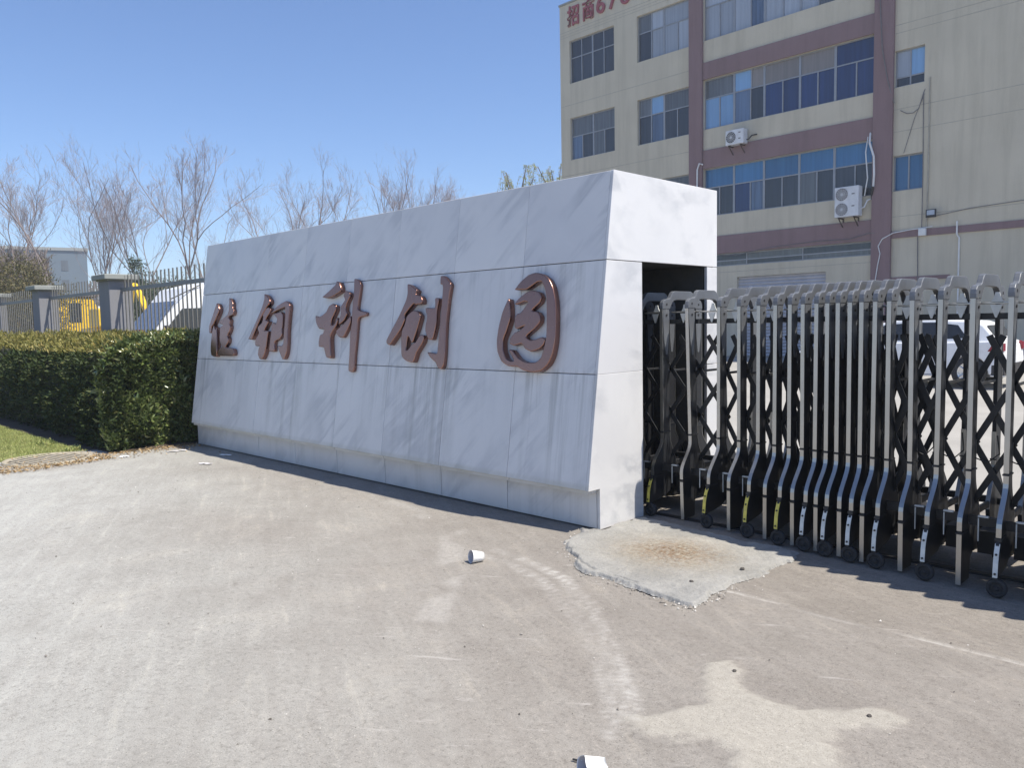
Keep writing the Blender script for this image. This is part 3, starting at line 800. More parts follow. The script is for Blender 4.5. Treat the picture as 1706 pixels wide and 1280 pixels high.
def gate_frame(kind):
    W = kind == 'W'
    front = WFRONT if W else SFRONT
    foot = WFOOT if W else SFOOT
    if W:
        backl = [(0.03, 0.13), (0.15, 0.20)] + s_curve(0.185, 0.092, 0.34, 0.60, 6) + [(0.092, 1.60)]
    else:
        backl = [(0.02, 0.012), (0.03, 0.13), (0.15, 0.20)] + s_curve(0.185, 0.092, 0.34, 0.60, 6) + [(0.092, 1.60)]
    leg = front + foot + backl
    hw = 0.0108
    b = MB()
    b.prism(leg, 0, -hw, hw)
    b.prism(mir(leg), 0, -hw, hw)
    b.box(-0.009, 0.009, -0.03, GW + 0.03, 0.355, 0.395)         # lower tie
    b.box(-0.004, 0.004, 0.09, GW - 0.09, 1.10, 1.118)           # pivot tie
    fr = b.build("gate_frame", M_GATED, gate, bevel=0.003, seg=1)
    for flip in (0, 1):
        f_ = (lambda p: p) if not flip else mir
        s = 1 if not flip else -1
        def rib(path, mat, name, hw_):
            p = f_(path)
            outer = [(y - 0.004 * s, z) for y, z in p]
            bb = MB(); bb.prism(outer + [(y + 0.0005 * s, z) for y, z in p[::-1]], 0, -hw_, hw_)
            return bb.build(name, mat, fr)
        rib([(0, 1.592), (0, 0.642)], M_STEEL, "steel_strip", 0.0128)
        rib(front[1:], M_STEEL, "bent_strip", 0.0128)
        foot_p = foot if not W else [(-0.150, 0.288), (-0.172, 0.245), (-0.187, 0.19), (-0.195, 0.115)]
        rib(foot_p, M_STEEL if not W else M_WHTT, "foot_strip", 0.0128 if not W else 0.0118)
        inn_ = [(0.0915, 0.80), (0.0915, 0.62)] + s_curve(0.0915, 0.184, 0.60, 0.345, 6)
        p_ = f_(inn_)
        bb = MB(); bb.prism([(y + 0.003 * s, z) for y, z in p_] + [(y - 0.0005 * s, z) for y, z in p_[::-1]], 0, -0.0118, 0.0118)
        bb.build("inner_strip", M_STEEL, fr)
        bb = MB()                                                  # rubber bands at the joints
        y0, y1 = sorted((f_([(-0.009, 0)])[0][0], f_([(0.096, 0)])[0][0]))
        bb.box(-0.017, 0.017, y0, y1, 0.629, 0.637)
        bb.build("joint_band", M_BLACKP, fr); bb = MB()
        y0, y1 = sorted((f_([(-0.150, 0)])[0][0], f_([(-0.03, 0)])[0][0]))
        bb.box(-0.0165, 0.0165, y0, y1, 0.297, 0.312 if W else 0.305)
        bb.build("joint_band", M_BLACKP, fr)
        if W:
            wy = f_([(-0.166, 0)])[0][0]
            ww = MB()
            ww.lathe([(0.0, -0.020), (0.010, -0.020), (0.012, -0.009), (0.029, -0.008), (0.032, -0.017), (0.044, -0.017), (0.0505, -0.011), (0.0505, 0.011), (0.044, 0.017), (0.032, 0.017), (0.029, 0.008), (0.012, 0.009), (0, 0.009)], (0.004, wy, 0.0515), 1, 22)
            wo_ = ww.build("wheel", M_RUB, fr, smooth=False, bevel=0.002, seg=1)
            for zz, yy in ((0.235, -0.178), (0.135, -0.197)):
                bo = MB()
                yb_ = f_([(yy - 0.004, 0)])[0][0]
                bo.lathe([(0, -0.003 * s - 0.0005), (0.006, -0.003 * s), (0.006, 0.003 * s)], (0, yb_, zz), 1, 8)
                bo.build("screw", M_BLACKP, fr)
    # cast top arch: low rounded shoulders, then a raised beam
    left = [(-0.005, 1.592), (-0.005, 1.618), (0.003, 1.642), (0.020, 1.660), (0.044, 1.668), (0.084, 1.670), (0.104, 1.680), (0.120, 1.702), (0.138, 1.722), (0.165, 1.732)]
    inner = [(GW - 0.190, 1.662), (GW - 0.150, 1.655), (GW - 0.125, 1.637), (GW - 0.108, 1.612), (GW - 0.064, 1.46), (GW - 0.058, 1.30), (GW - 0.012, 1.24), (GW - 0.0, 1.24)]
    top = left + mir(left)[::-1]
    inr = inner[:4] + [(GW - 0.064, 1.592)]
    bb = MB()
    bb.prism(top + [(GW - 0.098, 1.592)] + [(y, z) for y, z in inner[:4][::-1]] + mir(inner[:4]) + [(0.098, 1.592)], 0, -0.0165, 0.0165)
    bb.build("top_arch", M_GATEG, fr, bevel=0.004, seg=2)
    for f_ in ((lambda p: p), mir):                                # cheeks that clasp the tops of the legs
        for sx in (-1, 1):
            cp = MB()
            ck = [(0.006, 1.592), (0.006, 1.50), (0.016, 1.36), (0.04, 1.24), (0.062, 1.24), (0.080, 1.36), (0.088, 1.50), (0.088, 1.592)]
            cp.prism(f_(ck), 0, sx * 0.0112, sx * 0.0135)
            cp.build("side_cheek", M_GATEG, fr)
    for yy, zz in ((0.05, 1.628), (0.05, 1.545)):
        for y2 in (yy, GW - yy):
            bo = MB()
            bo.lathe([(0, 0.0185), (0.009, 0.0185), (0.009, -0.0185), (0, -0.0185)], (0, y2, zz), 0, 10)
            bo.build("bolt", M_BLACKP, fr)
    return fr
proto = {'W': gate_frame('W'), 'S': gate_frame('S')}
first = {'W': True, 'S': True}
for fr in proto.values(): fr.location = (0, 0, -50)
rg = random.Random(9)
yellow_frames = []
placed = []
for i, (x, k) in enumerate(frames):
    if first[k]:
        fr = proto[k]; first[k] = False
    else:
        fr = copy_tree(proto[k], gate)
    y = gate_y(x)
    fr.location = (x - GO.x, y - GO.y, 0)
    fr.rotation_euler = (0, rg.uniform(-0.004, 0.004), rg.uniform(-0.03, 0.03))
    if abs(x + 3.18) < 0.01:
        fr.rotation_euler = (0, -0.028, 0.02)
    placed.append((x, y))
    if k == 'W' and x < -2.28: yellow_frames.append(fr)
for fr in yellow_frames:                                # worn yellow tape on the feet nearest the pocket
    for ch in fr.children:
        if ch.name.startswith("foot_strip"):
            ch.data = ch.data.copy()
            ch.data.materials.clear()
            ch.data.materials.append(M_YELT)
# scissor linkage, hanging in two planes between the frames
def bar(b, p, q, w, t, y):
    (x0, z0), (x1, z1) = p, q
    d = Vector((x1 - x0, 0, z1 - z0)); L = d.length; d.normalize()
    n_ = Vector((-d.z, 0, d.x)) * (w / 2)
    vs = []
    for yy in (y - t / 2, y + t / 2):
        for pp, e in ((Vector((x0, yy, z0)) - d * 0.012, 1), (Vector((x1, yy, z1)) + d * 0.012, 1)):
            vs += [pp - n_, pp + n_]
    b.add(vs, [(0, 1, 3, 2), (4, 6, 7, 5), (0, 4, 5, 1), (2, 3, 7, 6), (0, 2, 6, 4), (1, 5, 7, 3)])
rear = MB()
zc = [1.30, 1.13, 0.96, 0.78, 0.61, 0.44]
for i in range(len(placed) - 1):
    (xa, ya), (xb, yb_) = placed[i], placed[i + 1]
    dx = xb - xa
    stretch = min(1.0, dx / 0.18)
    xm, ym = (xa + xb) / 2, (ya + yb_) / 2 + GW / 2
    for sgn in (1, -1):
        yy = ym - 0.16 + sgn * 0.007
        b = MB()
        a0, a1 = (xa, xb) if sgn > 0 else (xb, xa)
        bar(b, (xm - (a0 - xm) * 0.30, 1.30 + 0.075), (a0, zc[1]), 0.034, 0.008, yy)
        b.build("scissor_bar", M_GATEB, gate, GO)
        b = MB()
        bar(b, (a0, zc[1]), (a1, zc[3]), 0.034, 0.008, yy + 0.0)
        b.build("scissor_bar", M_GATEB, gate, GO)
        b = MB()
        bar(b, (a1, zc[3]), (a0, zc[5]), 0.034, 0.008, yy)
        b.build("scissor_bar", M_GATEB, gate, GO)
    for (ya_, yb2, za_, zb_) in ((-0.175, -0.150, 1.475, 1.510), (0.12, 0.145, 1.475, 1.510), (-0.30, -0.27, 0.335, 0.385), (0.27, 0.30, 0.345, 0.385), (-0.10, 0.12, 0.13, 0.26)):
        b = MB(); b.box(xa + 0.0125, xb - 0.0125, ym + ya_, ym + yb2, za_, zb_)
        b.build("link_bar" if za_ > 0.2 else "cable_tray", M_GATEB, gate, GO)
    b = MB()
    b.tube([(xa + 0.012, ym - 0.163, 1.565), (xb - 0.012, ym - 0.163, 1.565)], 0.006, 6)
    b.build("spring_rod", M_STEEL, gate, GO)
    for kq, zq in (((1, 0.0), (-1, 0.0)) if dx < 0.142 else ()):   # rear linkage of the packed part
        a0, a1 = (xa, xb) if kq > 0 else (xb, xa)
        bar(rear, (xm - (a0 - xm) * 0.3, 1.375), (a0, zc[1]), 0.034, 0.008, ym + 0.15 + kq * 0.007)
        bar(rear, (a0, zc[1]), (a1, zc[3]), 0.034, 0.008, ym + 0.15 + kq * 0.007)
        bar(rear, (a1, zc[3]), (a0, zc[5]), 0.034, 0.008, ym + 0.15 + kq * 0.007)
    b = MB()
    if dx > 0.12:
        b.prism([(xm - 0.030, 1.571), (xm + 0.030, 1.571), (xm + 0.016, 1.60), (xm + 0.010, 1.625), (xm - 0.010, 1.625), (xm - 0.016, 1.60)], 1, ym - 0.167, ym - 0.159)
        b.build("spring_fin", M_WHTT, gate, GO); b = MB()
        b.prism([(xm - 0.030, 1.556), (xm - 0.004, 1.485), (xm + 0.004, 1.485), (xm + 0.030, 1.556)], 1, ym - 0.187, ym - 0.179)
        b.build("spring_fin", M_WHTT, gate, GO)
    if dx > 0.14 and xa > -1.7:
        b = MB()
        b.tube([(xa + 0.0, ym - 0.19, 0.70), (xa + dx * 0.4, ym - 0.20, 0.675), (xa + dx * 0.7, ym - 0.19, 0.73), (xa + dx * 0.62, ym - 0.18, 0.83)], 0.004, 5)
        b.build("cable_loop", M_BLACKP, gate, GO)
    if xb < -3.1 or dx > 0.14:
        b = MB()
        b.box(xm - 0.032, xm - 0.026, ym - 0.308, ym - 0.302, 0.25, 0.380)
        b.build("wire_clip", M_WHTT, gate, GO); b = MB()
        b.box(xm - 0.032, xm + 0.020, ym - 0.310, ym - 0.290, 0.386, 0.394)
        b.build("wire_clip", M_WHTT, gate, GO)
tag(rear.build("rear_linkage", M_GATEB, gate, GO), kind="stuff")
# guide track let into the lane
b = MB()
b.box(-3.45, 1.5, 5.05, 5.09, -0.01, 0.012)
tag(b.build("gate_track", M_GATED), kind="structure")

# ---------------------------------------------------------------- factory building
BD = 28.8
BROT = -0.033
bn = Vector((-math.sin(BROT), math.cos(BROT), 0))
bld = thing("factory_building", "five storey cream factory building with mauve pilasters and floor bands and rows of sliding windows", "building", bn * BD, BROT)
SA, SB = -26.52, 9.0
ZR = 16.62
# openings (s0, s1, z0, z1)
OPEN = {}
def opening(k, s0, s1, z0, z1): OPEN[k] = (s0, s1, z0, z1)
rows = {2: (5.72, 7.67), 3: (9.31, 11.28), 4: (12.90, 14.88), 1: (2.1, 4.0)}
for r_ in (2, 3, 4):
    opening(("c1", r_), -25.92, -23.21, *rows[r_])
    opening(("c2", r_), -21.92, -19.20, *rows[r_])
PL0, PL1, PR0, PR1 = -19.16, -18.53, -11.60, -10.94
mainrows = {2: (5.80, 7.75), 3: (9.35, 11.36), 4: (12.92, 14.97)}
for r_, (a, b_) in mainrows.items():
    opening(("m", r_), PL1 + 0.0, PR0 - 0.0, a, b_)
opening(("strip",), PL1, PR0, 3.70, 4.21)
opening(("shutter",), -16.96, -13.28, 0.0, 3.22)
for r_, (a, b_) in {2: (5.83, 7.04), 3: (9.35, 10.58), 4: (12.95, 14.2)}.items():
    opening(("s", r_), -10.94, -9.97, a, b_)
def wall_grid(mb, s0, s1, z0, z1, holes, y, depth):
    ss = sorted({s0, s1} | {min(max(h[k], s0), s1) for h in holes for k in (0, 1)})
    zz = sorted({z0, z1} | {min(max(h[k], z0), z1) for h in holes for k in (2, 3)})
    def isin(a, c):
        return any(h[0] - 1e-6 < a < h[1] + 1e-6 and h[2] - 1e-6 < c < h[3] + 1e-6 for h in holes)
    for i in range(len(ss) - 1):
        for j in range(len(zz) - 1):
            if not isin((ss[i] + ss[i + 1]) / 2, (zz[j] + zz[j + 1]) / 2):
                mb.quad((ss[i], y, zz[j]), (ss[i + 1], y, zz[j]), (ss[i + 1], y, zz[j + 1]), (ss[i], y, zz[j + 1]))
    for a, b2, c, d in holes:
        mb.quad((a, y, c), (a, y + depth, c), (b2, y + depth, c), (b2, y, c))
        mb.quad((a, y, d), (b2, y, d), (b2, y + depth, d), (a, y + depth, d))
        mb.quad((a, y, c), (a, y, d), (a, y + depth, d), (a, y + depth, c))
        mb.quad((b2, y, c), (b2, y + depth, c), (b2, y + depth, d), (b2, y, d))
w = MB()
wall_grid(w, SA, SB, 0, ZR, list(OPEN.values()), 0, 0.3)
w.quad((SA, 0, 0), (SA, 0, ZR), (SA, 14, ZR), (SA, 14, 0))
w.quad((SB, 0, 0), (SB, 14, 0), (SB, 14, ZR), (SB, 0, ZR))
w.quad((SA, 14, 0), (SA, 14, ZR), (SB, 14, ZR), (SB, 14, 0))
w.quad((SA, 0, ZR), (SB, 0, ZR), (SB, 14, ZR), (SA, 14, ZR))
w.build("wall", M_CREAM, bld)
b = MB(); b.box(SA - 0.03, SB, -0.05, 0.25, ZR + 0.002, ZR + 0.09)
b.build("parapet_coping", M_PIERC, bld)
b = MB(); b.box(SA + 0.1, SB - 0.1, 0.31, 0.33, 0.1, ZR - 0.1)
b.build("inner_wall", M_CORE, bld)
for a, c in ((PL0, PL1), (PR0, PR1)):
    b = MB(); b.box(a, c, -0.14, -0.001, 0, ZR - 0.02)
    b.build("pilaster", M_PURPLE, bld, bevel=0.01, seg=1)
for z0, z1 in ((4.21, 4.94), (7.75, 8.50), (11.36, 12.04), (14.97, 15.65)):
    b = MB(); b.box(PL1 + 0.001, PR0 - 0.001, -0.07, -0.001, z0, z1)
    b.build("floor_band", M_PURPLE, bld, bevel=0.008, seg=1)
b = MB(); b.box(PR1 + 0.001, SB, -0.05, -0.001, 4.22, 4.45)
b.build("floor_band", M_PURPLE, bld)
b = MB(); b.box(PR1 + 0.001, -9.05, -0.04, -0.001, 2.74, 2.87)
b.build("floor_band", M_PURPLE, bld)
M_GROOVE = plain("render_joint_grime", (0.37, 0.345, 0.29), 0.9)
b = MB()                                                     # faint day joints in the render
for z in (8.58, 11.90, 15.35, 5.0):
    b = MB(); b.box(SA, PL0 - 0.001, -0.003, -0.0005, z, z + 0.022); b.build("render_joint", M_GROOVE, bld)
for z in (7.84, 8.60, 11.15, 11.42, 13.9, 4.95):
    b = MB(); b.box(PR1 + 0.001, SB, -0.003, -0.0005, z, z + 0.02); b.build("render_joint", M_GROOVE, bld)
b = MB()
b.box(PL1, PR0, -0.003, -0.0005, 3.44, 3.46)
b.build("render_joint", M_GROOVE, bld)
for z in (15.1, 15.22):
    b = MB(); b.box(SA, PL0 - 0.001, -0.004, -0.0005, z, z + 0.015); b.build("render_joint", M_GROOVE, bld)

def window(s0, s1, z0, z1, zt, topcols, botcols, top, bot, mull=()):
    """topcols/botcols: fractions of the width where panes split; top/bot: pane materials"""
    f = MB()
    e = 0.045
    yy0, yy1 = 0.11, 0.17
    f.box(s0, s1, yy0, yy1, z0, z0 + e); f.box(s0, s1, yy0, yy1, z1 - e, z1)
    f.box(s0, s0 + e, yy0, yy1, z0 + e, z1 - e); f.box(s1 - e, s1, yy0, yy1, z0 + e, z1 - e)
    if zt:
        f.box(s0 + e, s1 - e, yy0 + 0.003, yy1 - 0.003, zt - e / 2, zt + e / 2)
    W_ = s1 - s0
    def split(cols, za, zb):
        for c in cols[1:-1]:
            hw = 0.045 if any(abs(c - m_) < 1e-3 for m_ in mull) else 0.024
            f.box(s0 + W_ * c - hw, s0 + W_ * c + hw, yy0 + 0.002, yy1 - 0.002, za, zb)
    if zt:
        split(topcols, zt + e / 2, z1 - e)
        split(botcols, z0 + e, zt - e / 2)
    else:
        split(botcols, z0 + e, z1 - e)
    fo = f.build("window", M_ALU, bld)
    sill = MB(); sill.box(s0 - 0.03, s1 + 0.03, -0.035, 0.10, z0 - 0.045, z0 - 0.003)
    def panes(cols, za, zb, mats, dy):
        for i in range(len(cols) - 1):
            p = MB()
            a, c = s0 + W_ * cols[i] + 0.015, s0 + W_ * cols[i + 1] - 0.015
            y = 0.135 + (dy if i % 2 else 0)
            p.box(a, c, y, y + 0.008, za + 0.01, zb - 0.01)
            p.build("pane", mats[i % len(mats)], fo)
    if zt:
        panes(topcols, zt, z1, top, 0)
        panes(botcols, z0, zt, bot, 0.012)
    else:
        panes(botcols, z0, z1, bot, 0.012)
    return fo
D_, G_, B_, L_, M_, N_, T_, W_p = M_GLD, M_GLG, M_GLB, M_GLL, M_GLM, M_GLN, M_GLT, M_GLW
q4 = [0, .25, .5, .75, 1]
def zt(o, f=0.58): return o[2] + (o[3] - o[2]) * f
o = OPEN[("c1", 4)]; window(*o, zt(o, .60), q4, q4, [D_, D_, D_, D_], [D_, D_, D_, D_], (.5,))
o = OPEN[("c1", 3)]; window(*o, zt(o, .56), [0, .5, 1], q4, [G_, G_], [B_, D_, G_, D_], (.5,))
o = OPEN[("c1", 2)]; window(*o, zt(o), [0, .5, 1], q4, [G_, D_], [G_, D_, D_, G_], (.5,))
o = OPEN[("c2", 4)]; window(*o, zt(o, .62), [0, .26, .5, 1], [0, .26, .5, .76, 1], [G_, W_p, W_p], [D_, W_p, W_p, W_p], (.5,))
o = OPEN[("c2", 3)]; window(*o, zt(o, .62), [0, .25, .5, 1], q4, [G_, L_, G_], [D_, B_, D_, D_], (.5,))
o = OPEN[("c2", 2)]; window(*o, zt(o), [0, .5, 1], q4, [G_, G_], [D_, D_, G_, D_], (.5,))
t5 = [0, .195, .385, .595, .79, 1]; t10 = [0, .1, .195, .30, .385, .495, .595, .695, .79, .90, 1]
o = OPEN[("m", 2)]; window(*o, zt(o, .60), t5, t10, [M_, M_, M_, M_, M_], [D_, D_, N_, B_, D_, D_, G_, D_, D_, D_], t5)
o = OPEN[("m", 3)]; window(*o, zt(o, .62), [0, .195, .305, .385, .595, .79, 1], t10, [G_, L_, T_, T_, T_, N_], [L_, L_, B_, D_, N_, N_, N_, N_, N_, N_], t5)
o = OPEN[("m", 4)]; window(*o, zt(o, .66), t5, t10, [W_p, B_, W_p, W_p, D_], [W_p, W_p, W_p, B_, W_p, W_p, W_p, G_, W_p, D_], t5)
o = OPEN[("strip",)]; window(*o, o[2] + 0.22, [0, .28, .62, 1], [0, .28, .62, 1], [D_, G_, D_], [G_, D_, G_])
o = OPEN[("s", 2)]; window(*o, None, None, [0, .5, 1], None, [M_, M_])
o = OPEN[("s", 3)]; window(*o, zt(o, .27), [0, .5, 1], [0, .5, 1], [W_p, L_], [D_, D_])
o = OPEN[("s", 4)]; window(*o, None, None, [0, .5, 1], None, [W_p, W_p])
o = OPEN[("shutter",)]
sh = MB()
z = 0.0
while z < 3.2:                                               # corrugated slats
    for k in range(4):
        a0, a1 = k / 4, (k + 1) / 4
        sh.quad((o[0], 0.13 - 0.03 * math.sin(math.pi * a0), z + 0.13 * a0), (o[1], 0.13 - 0.03 * math.sin(math.pi * a0), z + 0.13 * a0),
                (o[1], 0.13 - 0.03 * math.sin(math.pi * a1), z + 0.13 * a1), (o[0], 0.13 - 0.03 * math.sin(math.pi * a1), z + 0.13 * a1))
    z += 0.13
sh.build("roller_shutter", M_SHUT, bld, smooth=False)

def bpos(s, z, out):
    return bn * (BD - out) + Vector((math.cos(BROT), math.sin(BROT), 0)) * s + Vector((0, 0, z))

# red characters on the parapet
def roof_char(ch, s, z, size, label, squash=1.0):
    cu = bpy.data.curves.new("sign", 'FONT')
    cu.body = ch; cu.size = size; cu.extrude = 0.035; cu.offset = 0.012
    tmp = bpy.data.objects.new("tmp", cu)
    me = bpy.data.meshes.new_from_object(tmp)
    bpy.data.objects.remove(tmp)
    xs = [v.co.x for v in me.vertices]; cx = (min(xs) + max(xs)) / 2
    for v in me.vertices:
        x, y, zz = v.co
        v.co = ((x - cx) * squash, -zz - 0.04, y)
    me.materials.clear(); me.materials.append(M_REDS)
    me.name = "red_sign_character"
    ob = bpy.data.objects.new("red_sign_character", me); col.objects.link(ob)
    ob.location = bpos(s, z, 0); ob.rotation_euler = (0, 0, BROT)
    tag(ob, label, "sign letter", "red characters along the parapet")
roof_char("招", -25.62, 15.62, 0.98, "red parapet character closest to the corner of the cream building", 0.8)
roof_char("商", -24.68, 15.62, 0.98, "red parapet character between the corner one and the numerals", 0.8)
roof_char("6", -23.93, 15.62, 1.12, "red numeral six on the parapet of the cream building")
roof_char("7", -23.22, 15.62, 1.12, "red numeral seven on the parapet, cut by the top of the photo")
roof_char("8", -22.52, 15.62, 1.12, "red rounded numeral on the parapet, rightmost of the red signs in view")

def aircon(s, z, w_, h_, d_, fans, label):
    t = thing("air_conditioner", label, "air conditioner", bpos(s, z, 0), BROT, "outdoor air conditioners on the facade")
    b = MB(); b.box(0, w_, -d_ - 0.12, -0.12, 0, h_)
    b.build("casing", M_ACW, t, bevel=0.02)
    fr = min(w_ * 0.27, h_ / fans * 0.42)
    for i in range(fans):
        zc_ = h_ / fans * (i + 0.5)
        g_ = MB()
        g_.lathe([(0, -0.004), (fr, -0.004), (fr, 0.002)], (w_ * 0.31, -d_ - 0.12, zc_), 1, 24)
        gr = g_.build("fan_grille", M_CABLE if fans > 1 else M_BLACKP, t)
        rg_ = MB()
        for rr in (0.25, 0.5, 0.75, 1.0):
            n = 24
            rg_.tube([(w_ * 0.31 + fr * rr * math.cos(2 * math.pi * k / n), -d_ - 0.13, zc_ + fr * rr * math.sin(2 * math.pi * k / n)) for k in range(n + 1)], 0.006, 4)
        for k in range(8):
            a = math.pi * k / 8
            rg_.tube([(w_ * 0.31 - fr * math.cos(a), -d_ - 0.13, zc_ - fr * math.sin(a)), (w_ * 0.31 + fr * math.cos(a), -d_ - 0.13, zc_ + fr * math.sin(a))], 0.005, 4)
        rg_.build("grille_ring", M_ACW, gr)
    for i, zz in enumerate((h_ * 0.72, h_ * 0.32)):
        lb = MB(); lb.box(w_ * 0.72, w_ * 0.84, -d_ - 0.1245, -d_ - 0.121, zz, zz + 0.04)
        lb.build("badge", M_CABLE, t)
    for x in (w_ * 0.16, w_ * 0.80):
        br = MB()
        br.box(x - 0.02, x + 0.02, -d_ - 0.10, -0.001, -0.045, -0.003)
        br.tube([(x, -0.02, -0.36), (x, -d_ - 0.06, -0.05)], 0.02, 5)
        br.box(x - 0.02, x + 0.02, -0.03, -0.001, -0.42, -0.046)
        br.build("bracket", M_RUSTB, t)
    pi_ = MB()
    pi_.tube([(w_ + 0.0, -0.2, h_ * 0.25), (w_ + 0.10, -0.2, h_ * 0.28), (w_ + 0.17, -0.12, h_ * 0.5), (w_ + 0.3, -0.03, h_ * 0.55), (w_ + 0.34, 0.0, h_ * 0.55)], 0.025, 6)
    pi_.build("pipe", M_BLACKP if fans == 1 else M_WHITEP, t)
    return t
aircon(-17.24, 8.42, 0.80, 0.58, 0.32, 1, "small dirty white air conditioner with one fan under the upper window row")
aircon(-12.78, 5.10, 0.86, 1.06, 0.34, 2, "tall white air conditioner with two fans hanging over the lower window row")

t = thing("floodlight", "small black floodlight mounted on the cream wall above the mauve ledge", "floodlight", bpos(-9.60, 4.93, 0), BROT)
b = MB(); b.box(-0.16, 0.16, -0.26, -0.20, -0.14, 0.13); b.build("housing", M_BLACKP, t, bevel=0.01)
b = MB(); b.box(-0.12, 0.12, -0.264, -0.261, -0.06, 0.10); b.build("lens", M_GLW, t)
b = MB(); b.box(-0.03, 0.03, -0.20, -0.001, -0.04, 0.02); b.build("arm", M_BLACKP, t)
def wallbox(name, s, z, w_, h_, m_, label, cat, d_=0.1):
    b = MB(); b.box(-w_ / 2, w_ / 2, -d_ - 0.06, -0.055, -h_ / 2, h_ / 2)
    ob = b.build(name, m_, None, bevel=0.012)
    ob.location = bpos(s, z, 0); ob.rotation_euler = (0, 0, BROT)
    tag(ob, label, cat)
wallbox("junction_box", -9.90, 4.34, 0.24, 0.24, M_WHITEP, "white square junction box on the mauve ledge below the floodlight", "junction box")
def line(name, pts, r_, m_, label, cat, group=None):
    base = bpos(pts[0][0], pts[0][1], 0)
    b = MB()
    P = [Vector(p) for p in pts]
    b.tube([(p[0] - pts[0][0], -p[2], p[1] - pts[0][1]) for p in pts], r_, 6)
    ob = b.build(name, m_, None)
    ob.location = base; ob.rotation_euler = (0, 0, BROT)
    tag(ob, label, cat, group)
line("conduit", [(-9.79, 9.45, .03), (-9.78, 6.5, .03), (-9.80, 4.48, .03)], 0.022, M_GROOVE, "thin cream conduit running down to the white junction box", "conduit")
line("conduit", [(-9.98, 9.0, .03), (-9.95, 6.5, .03), (-9.94, 4.48, .06)], 0.014, M_CABLE, "thin grey conduit left of the cream one on the right wall", "conduit")
line("conduit", [(-8.84, 4.60, .09), (-8.84, 4.17, .09), (-8.78, 4.05, .04), (-8.78, 0.3, .04)], 0.028, M_WHITEP, "white pipe dropping from the mauve ledge behind the gate", "pipe")
line("conduit", [(-10.07, 4.21, .04), (-10.04, 2.6, .04), (-10.05, 0.4, .04)], 0.016, M_CABLE, "dark thin pipe running below the junction box", "pipe")
line("cable", [(-11.40, 13.5, .16), (-11.40, 12.37, .17), (-11.30, 10.73, .17), (-11.10, 9.6, .16), (-10.90, 8.82, .10)], 0.016, M_CABLE, "black cable hanging down across the right mauve pilaster", "cable")
line("cable", [(-9.60, 4.50, .07), (-10.3, 4.46, .08), (-10.85, 4.40, .12), (-11.20, 4.22, .16), (-11.33, 3.98, .17), (-11.26, 3.72, .17), (-11.34, 3.3, .17), (-11.42, 2.73, .17), (-11.42, 1.2, .17)], 0.017, M_WHITEP, "white cable looping down the foot of the right pilaster", "cable")
line("hose", [(-11.70, 7.97, .05), (-11.66, 7.6, .22), (-11.50, 7.1, .24), (-11.48, 6.5, .24), (-11.52, 6.05, .2)], 0.035, M_WHITEP, "white insulated hose beside the two fan air conditioner", "hose")
line("hose", [(-11.78, 7.9, .04), (-11.80, 7.3, .2), (-11.72, 6.4, .2), (-11.86, 5.8, .1)], 0.022, M_WHITEP, "thinner white hose leaving the corner of the blue windows", "hose")
line("hose", [(-11.52, 6.08, .22), (-11.58, 5.85, .16), (-11.62, 5.66, .06)], 0.036, M_BLACKP, "short black hose end wrapped below the white one", "hose")
line("hose", [(-18.50, 7.93, .1), (-18.60, 7.98, .2), (-18.70, 7.75, .2), (-18.71, 7.0, .2)], 0.035, M_WHITEP, "white hose bent over the left mauve pilaster", "hose")
line("cable", [(-10.72, 8.55, .03), (-10.5, 8.40, .03), (-10.30, 8.38, .03), (-10.12, 8.5, .03), (-9.99, 8.95, .03), (-9.93, 9.10, .03)], 0.012, M_CABLE, "grey cable sagging in an arc beside the small upper window", "cable")
line("cable", [(-9.95, 8.95, .03), (-10.25, 8.2, .03), (-10.58, 7.09, .03)], 0.010, M_CABLE, "grey cable slanting down to the small blue window", "cable")
line("cable", [(-9.5, 4.85, .03), (-8.5, 4.98, .03), (-6.0, 5.10, .03), (-2.0, 5.3, .03)], 0.010, M_CABLE, "thin wire running right from the floodlight", "cable")
line("cable", [(-18.4, 4.22, .1), (-17.0, 4.10, .1), (-15.5, 4.28, .1), (-13.6, 4.36, .1), (-12.4, 4.32, .1), (-11.7, 4.46, .15), (-10.9, 4.46, .08)], 0.012, M_CABLE, "thin cable drooping along the lowest mauve band", "cable")

# ---------------------------------------------------------------- leaves
def leaf_cloud(P, N, size, rng, spread=0.9, wid=0.36, fold=0.18):
    """one folded leaf per point: P (n,3) bases, N (n,3) mean outward directions"""
    n = len(P)
    D = N + rng.normal(0, spread, (n, 3))
    D /= np.linalg.norm(D, axis=1, keepdims=True) + 1e-9
    A = np.cross(D, rng.normal(0, 1, (n, 3)))
    A /= np.linalg.norm(A, axis=1, keepdims=True) + 1e-9
    U = np.cross(A, D)
    s = (size * rng.uniform(0.65, 1.3, n))[:, None]
    w_ = s * wid * rng.uniform(0.8, 1.2, n)[:, None]
    b0 = P
    md = P + D * s * 0.48 - U * s * fold * 0.6
    l1 = P + D * s * 0.44 - A * w_ * 0.5 + U * s * fold * 0.4
    r1 = P + D * s * 0.44 + A * w_ * 0.5 + U * s * fold * 0.4
    tp = P + D * s - U * s * fold * 0.9
    V = np.stack([b0, md, l1, r1, tp], 1).reshape(-1, 3)
    i0 = np.arange(n)[:, None] * 5
    F = np.concatenate([i0 + [0, 1, 2], i0 + [2, 1, 4], i0 + [0, 3, 1], i0 + [1, 3, 4]], 1).reshape(-1, 3)
    return V, F

# ---------------------------------------------------------------- hedge
HX0, HX1 = -10.26, -30.0
hedge = thing("hedge", "thick clipped evergreen hedge with glossy leaves running from the marble wall along the lawn", "hedge", (-16, 4.2, 0))
HO = hedge.location
rng = np.random.RandomState(4)
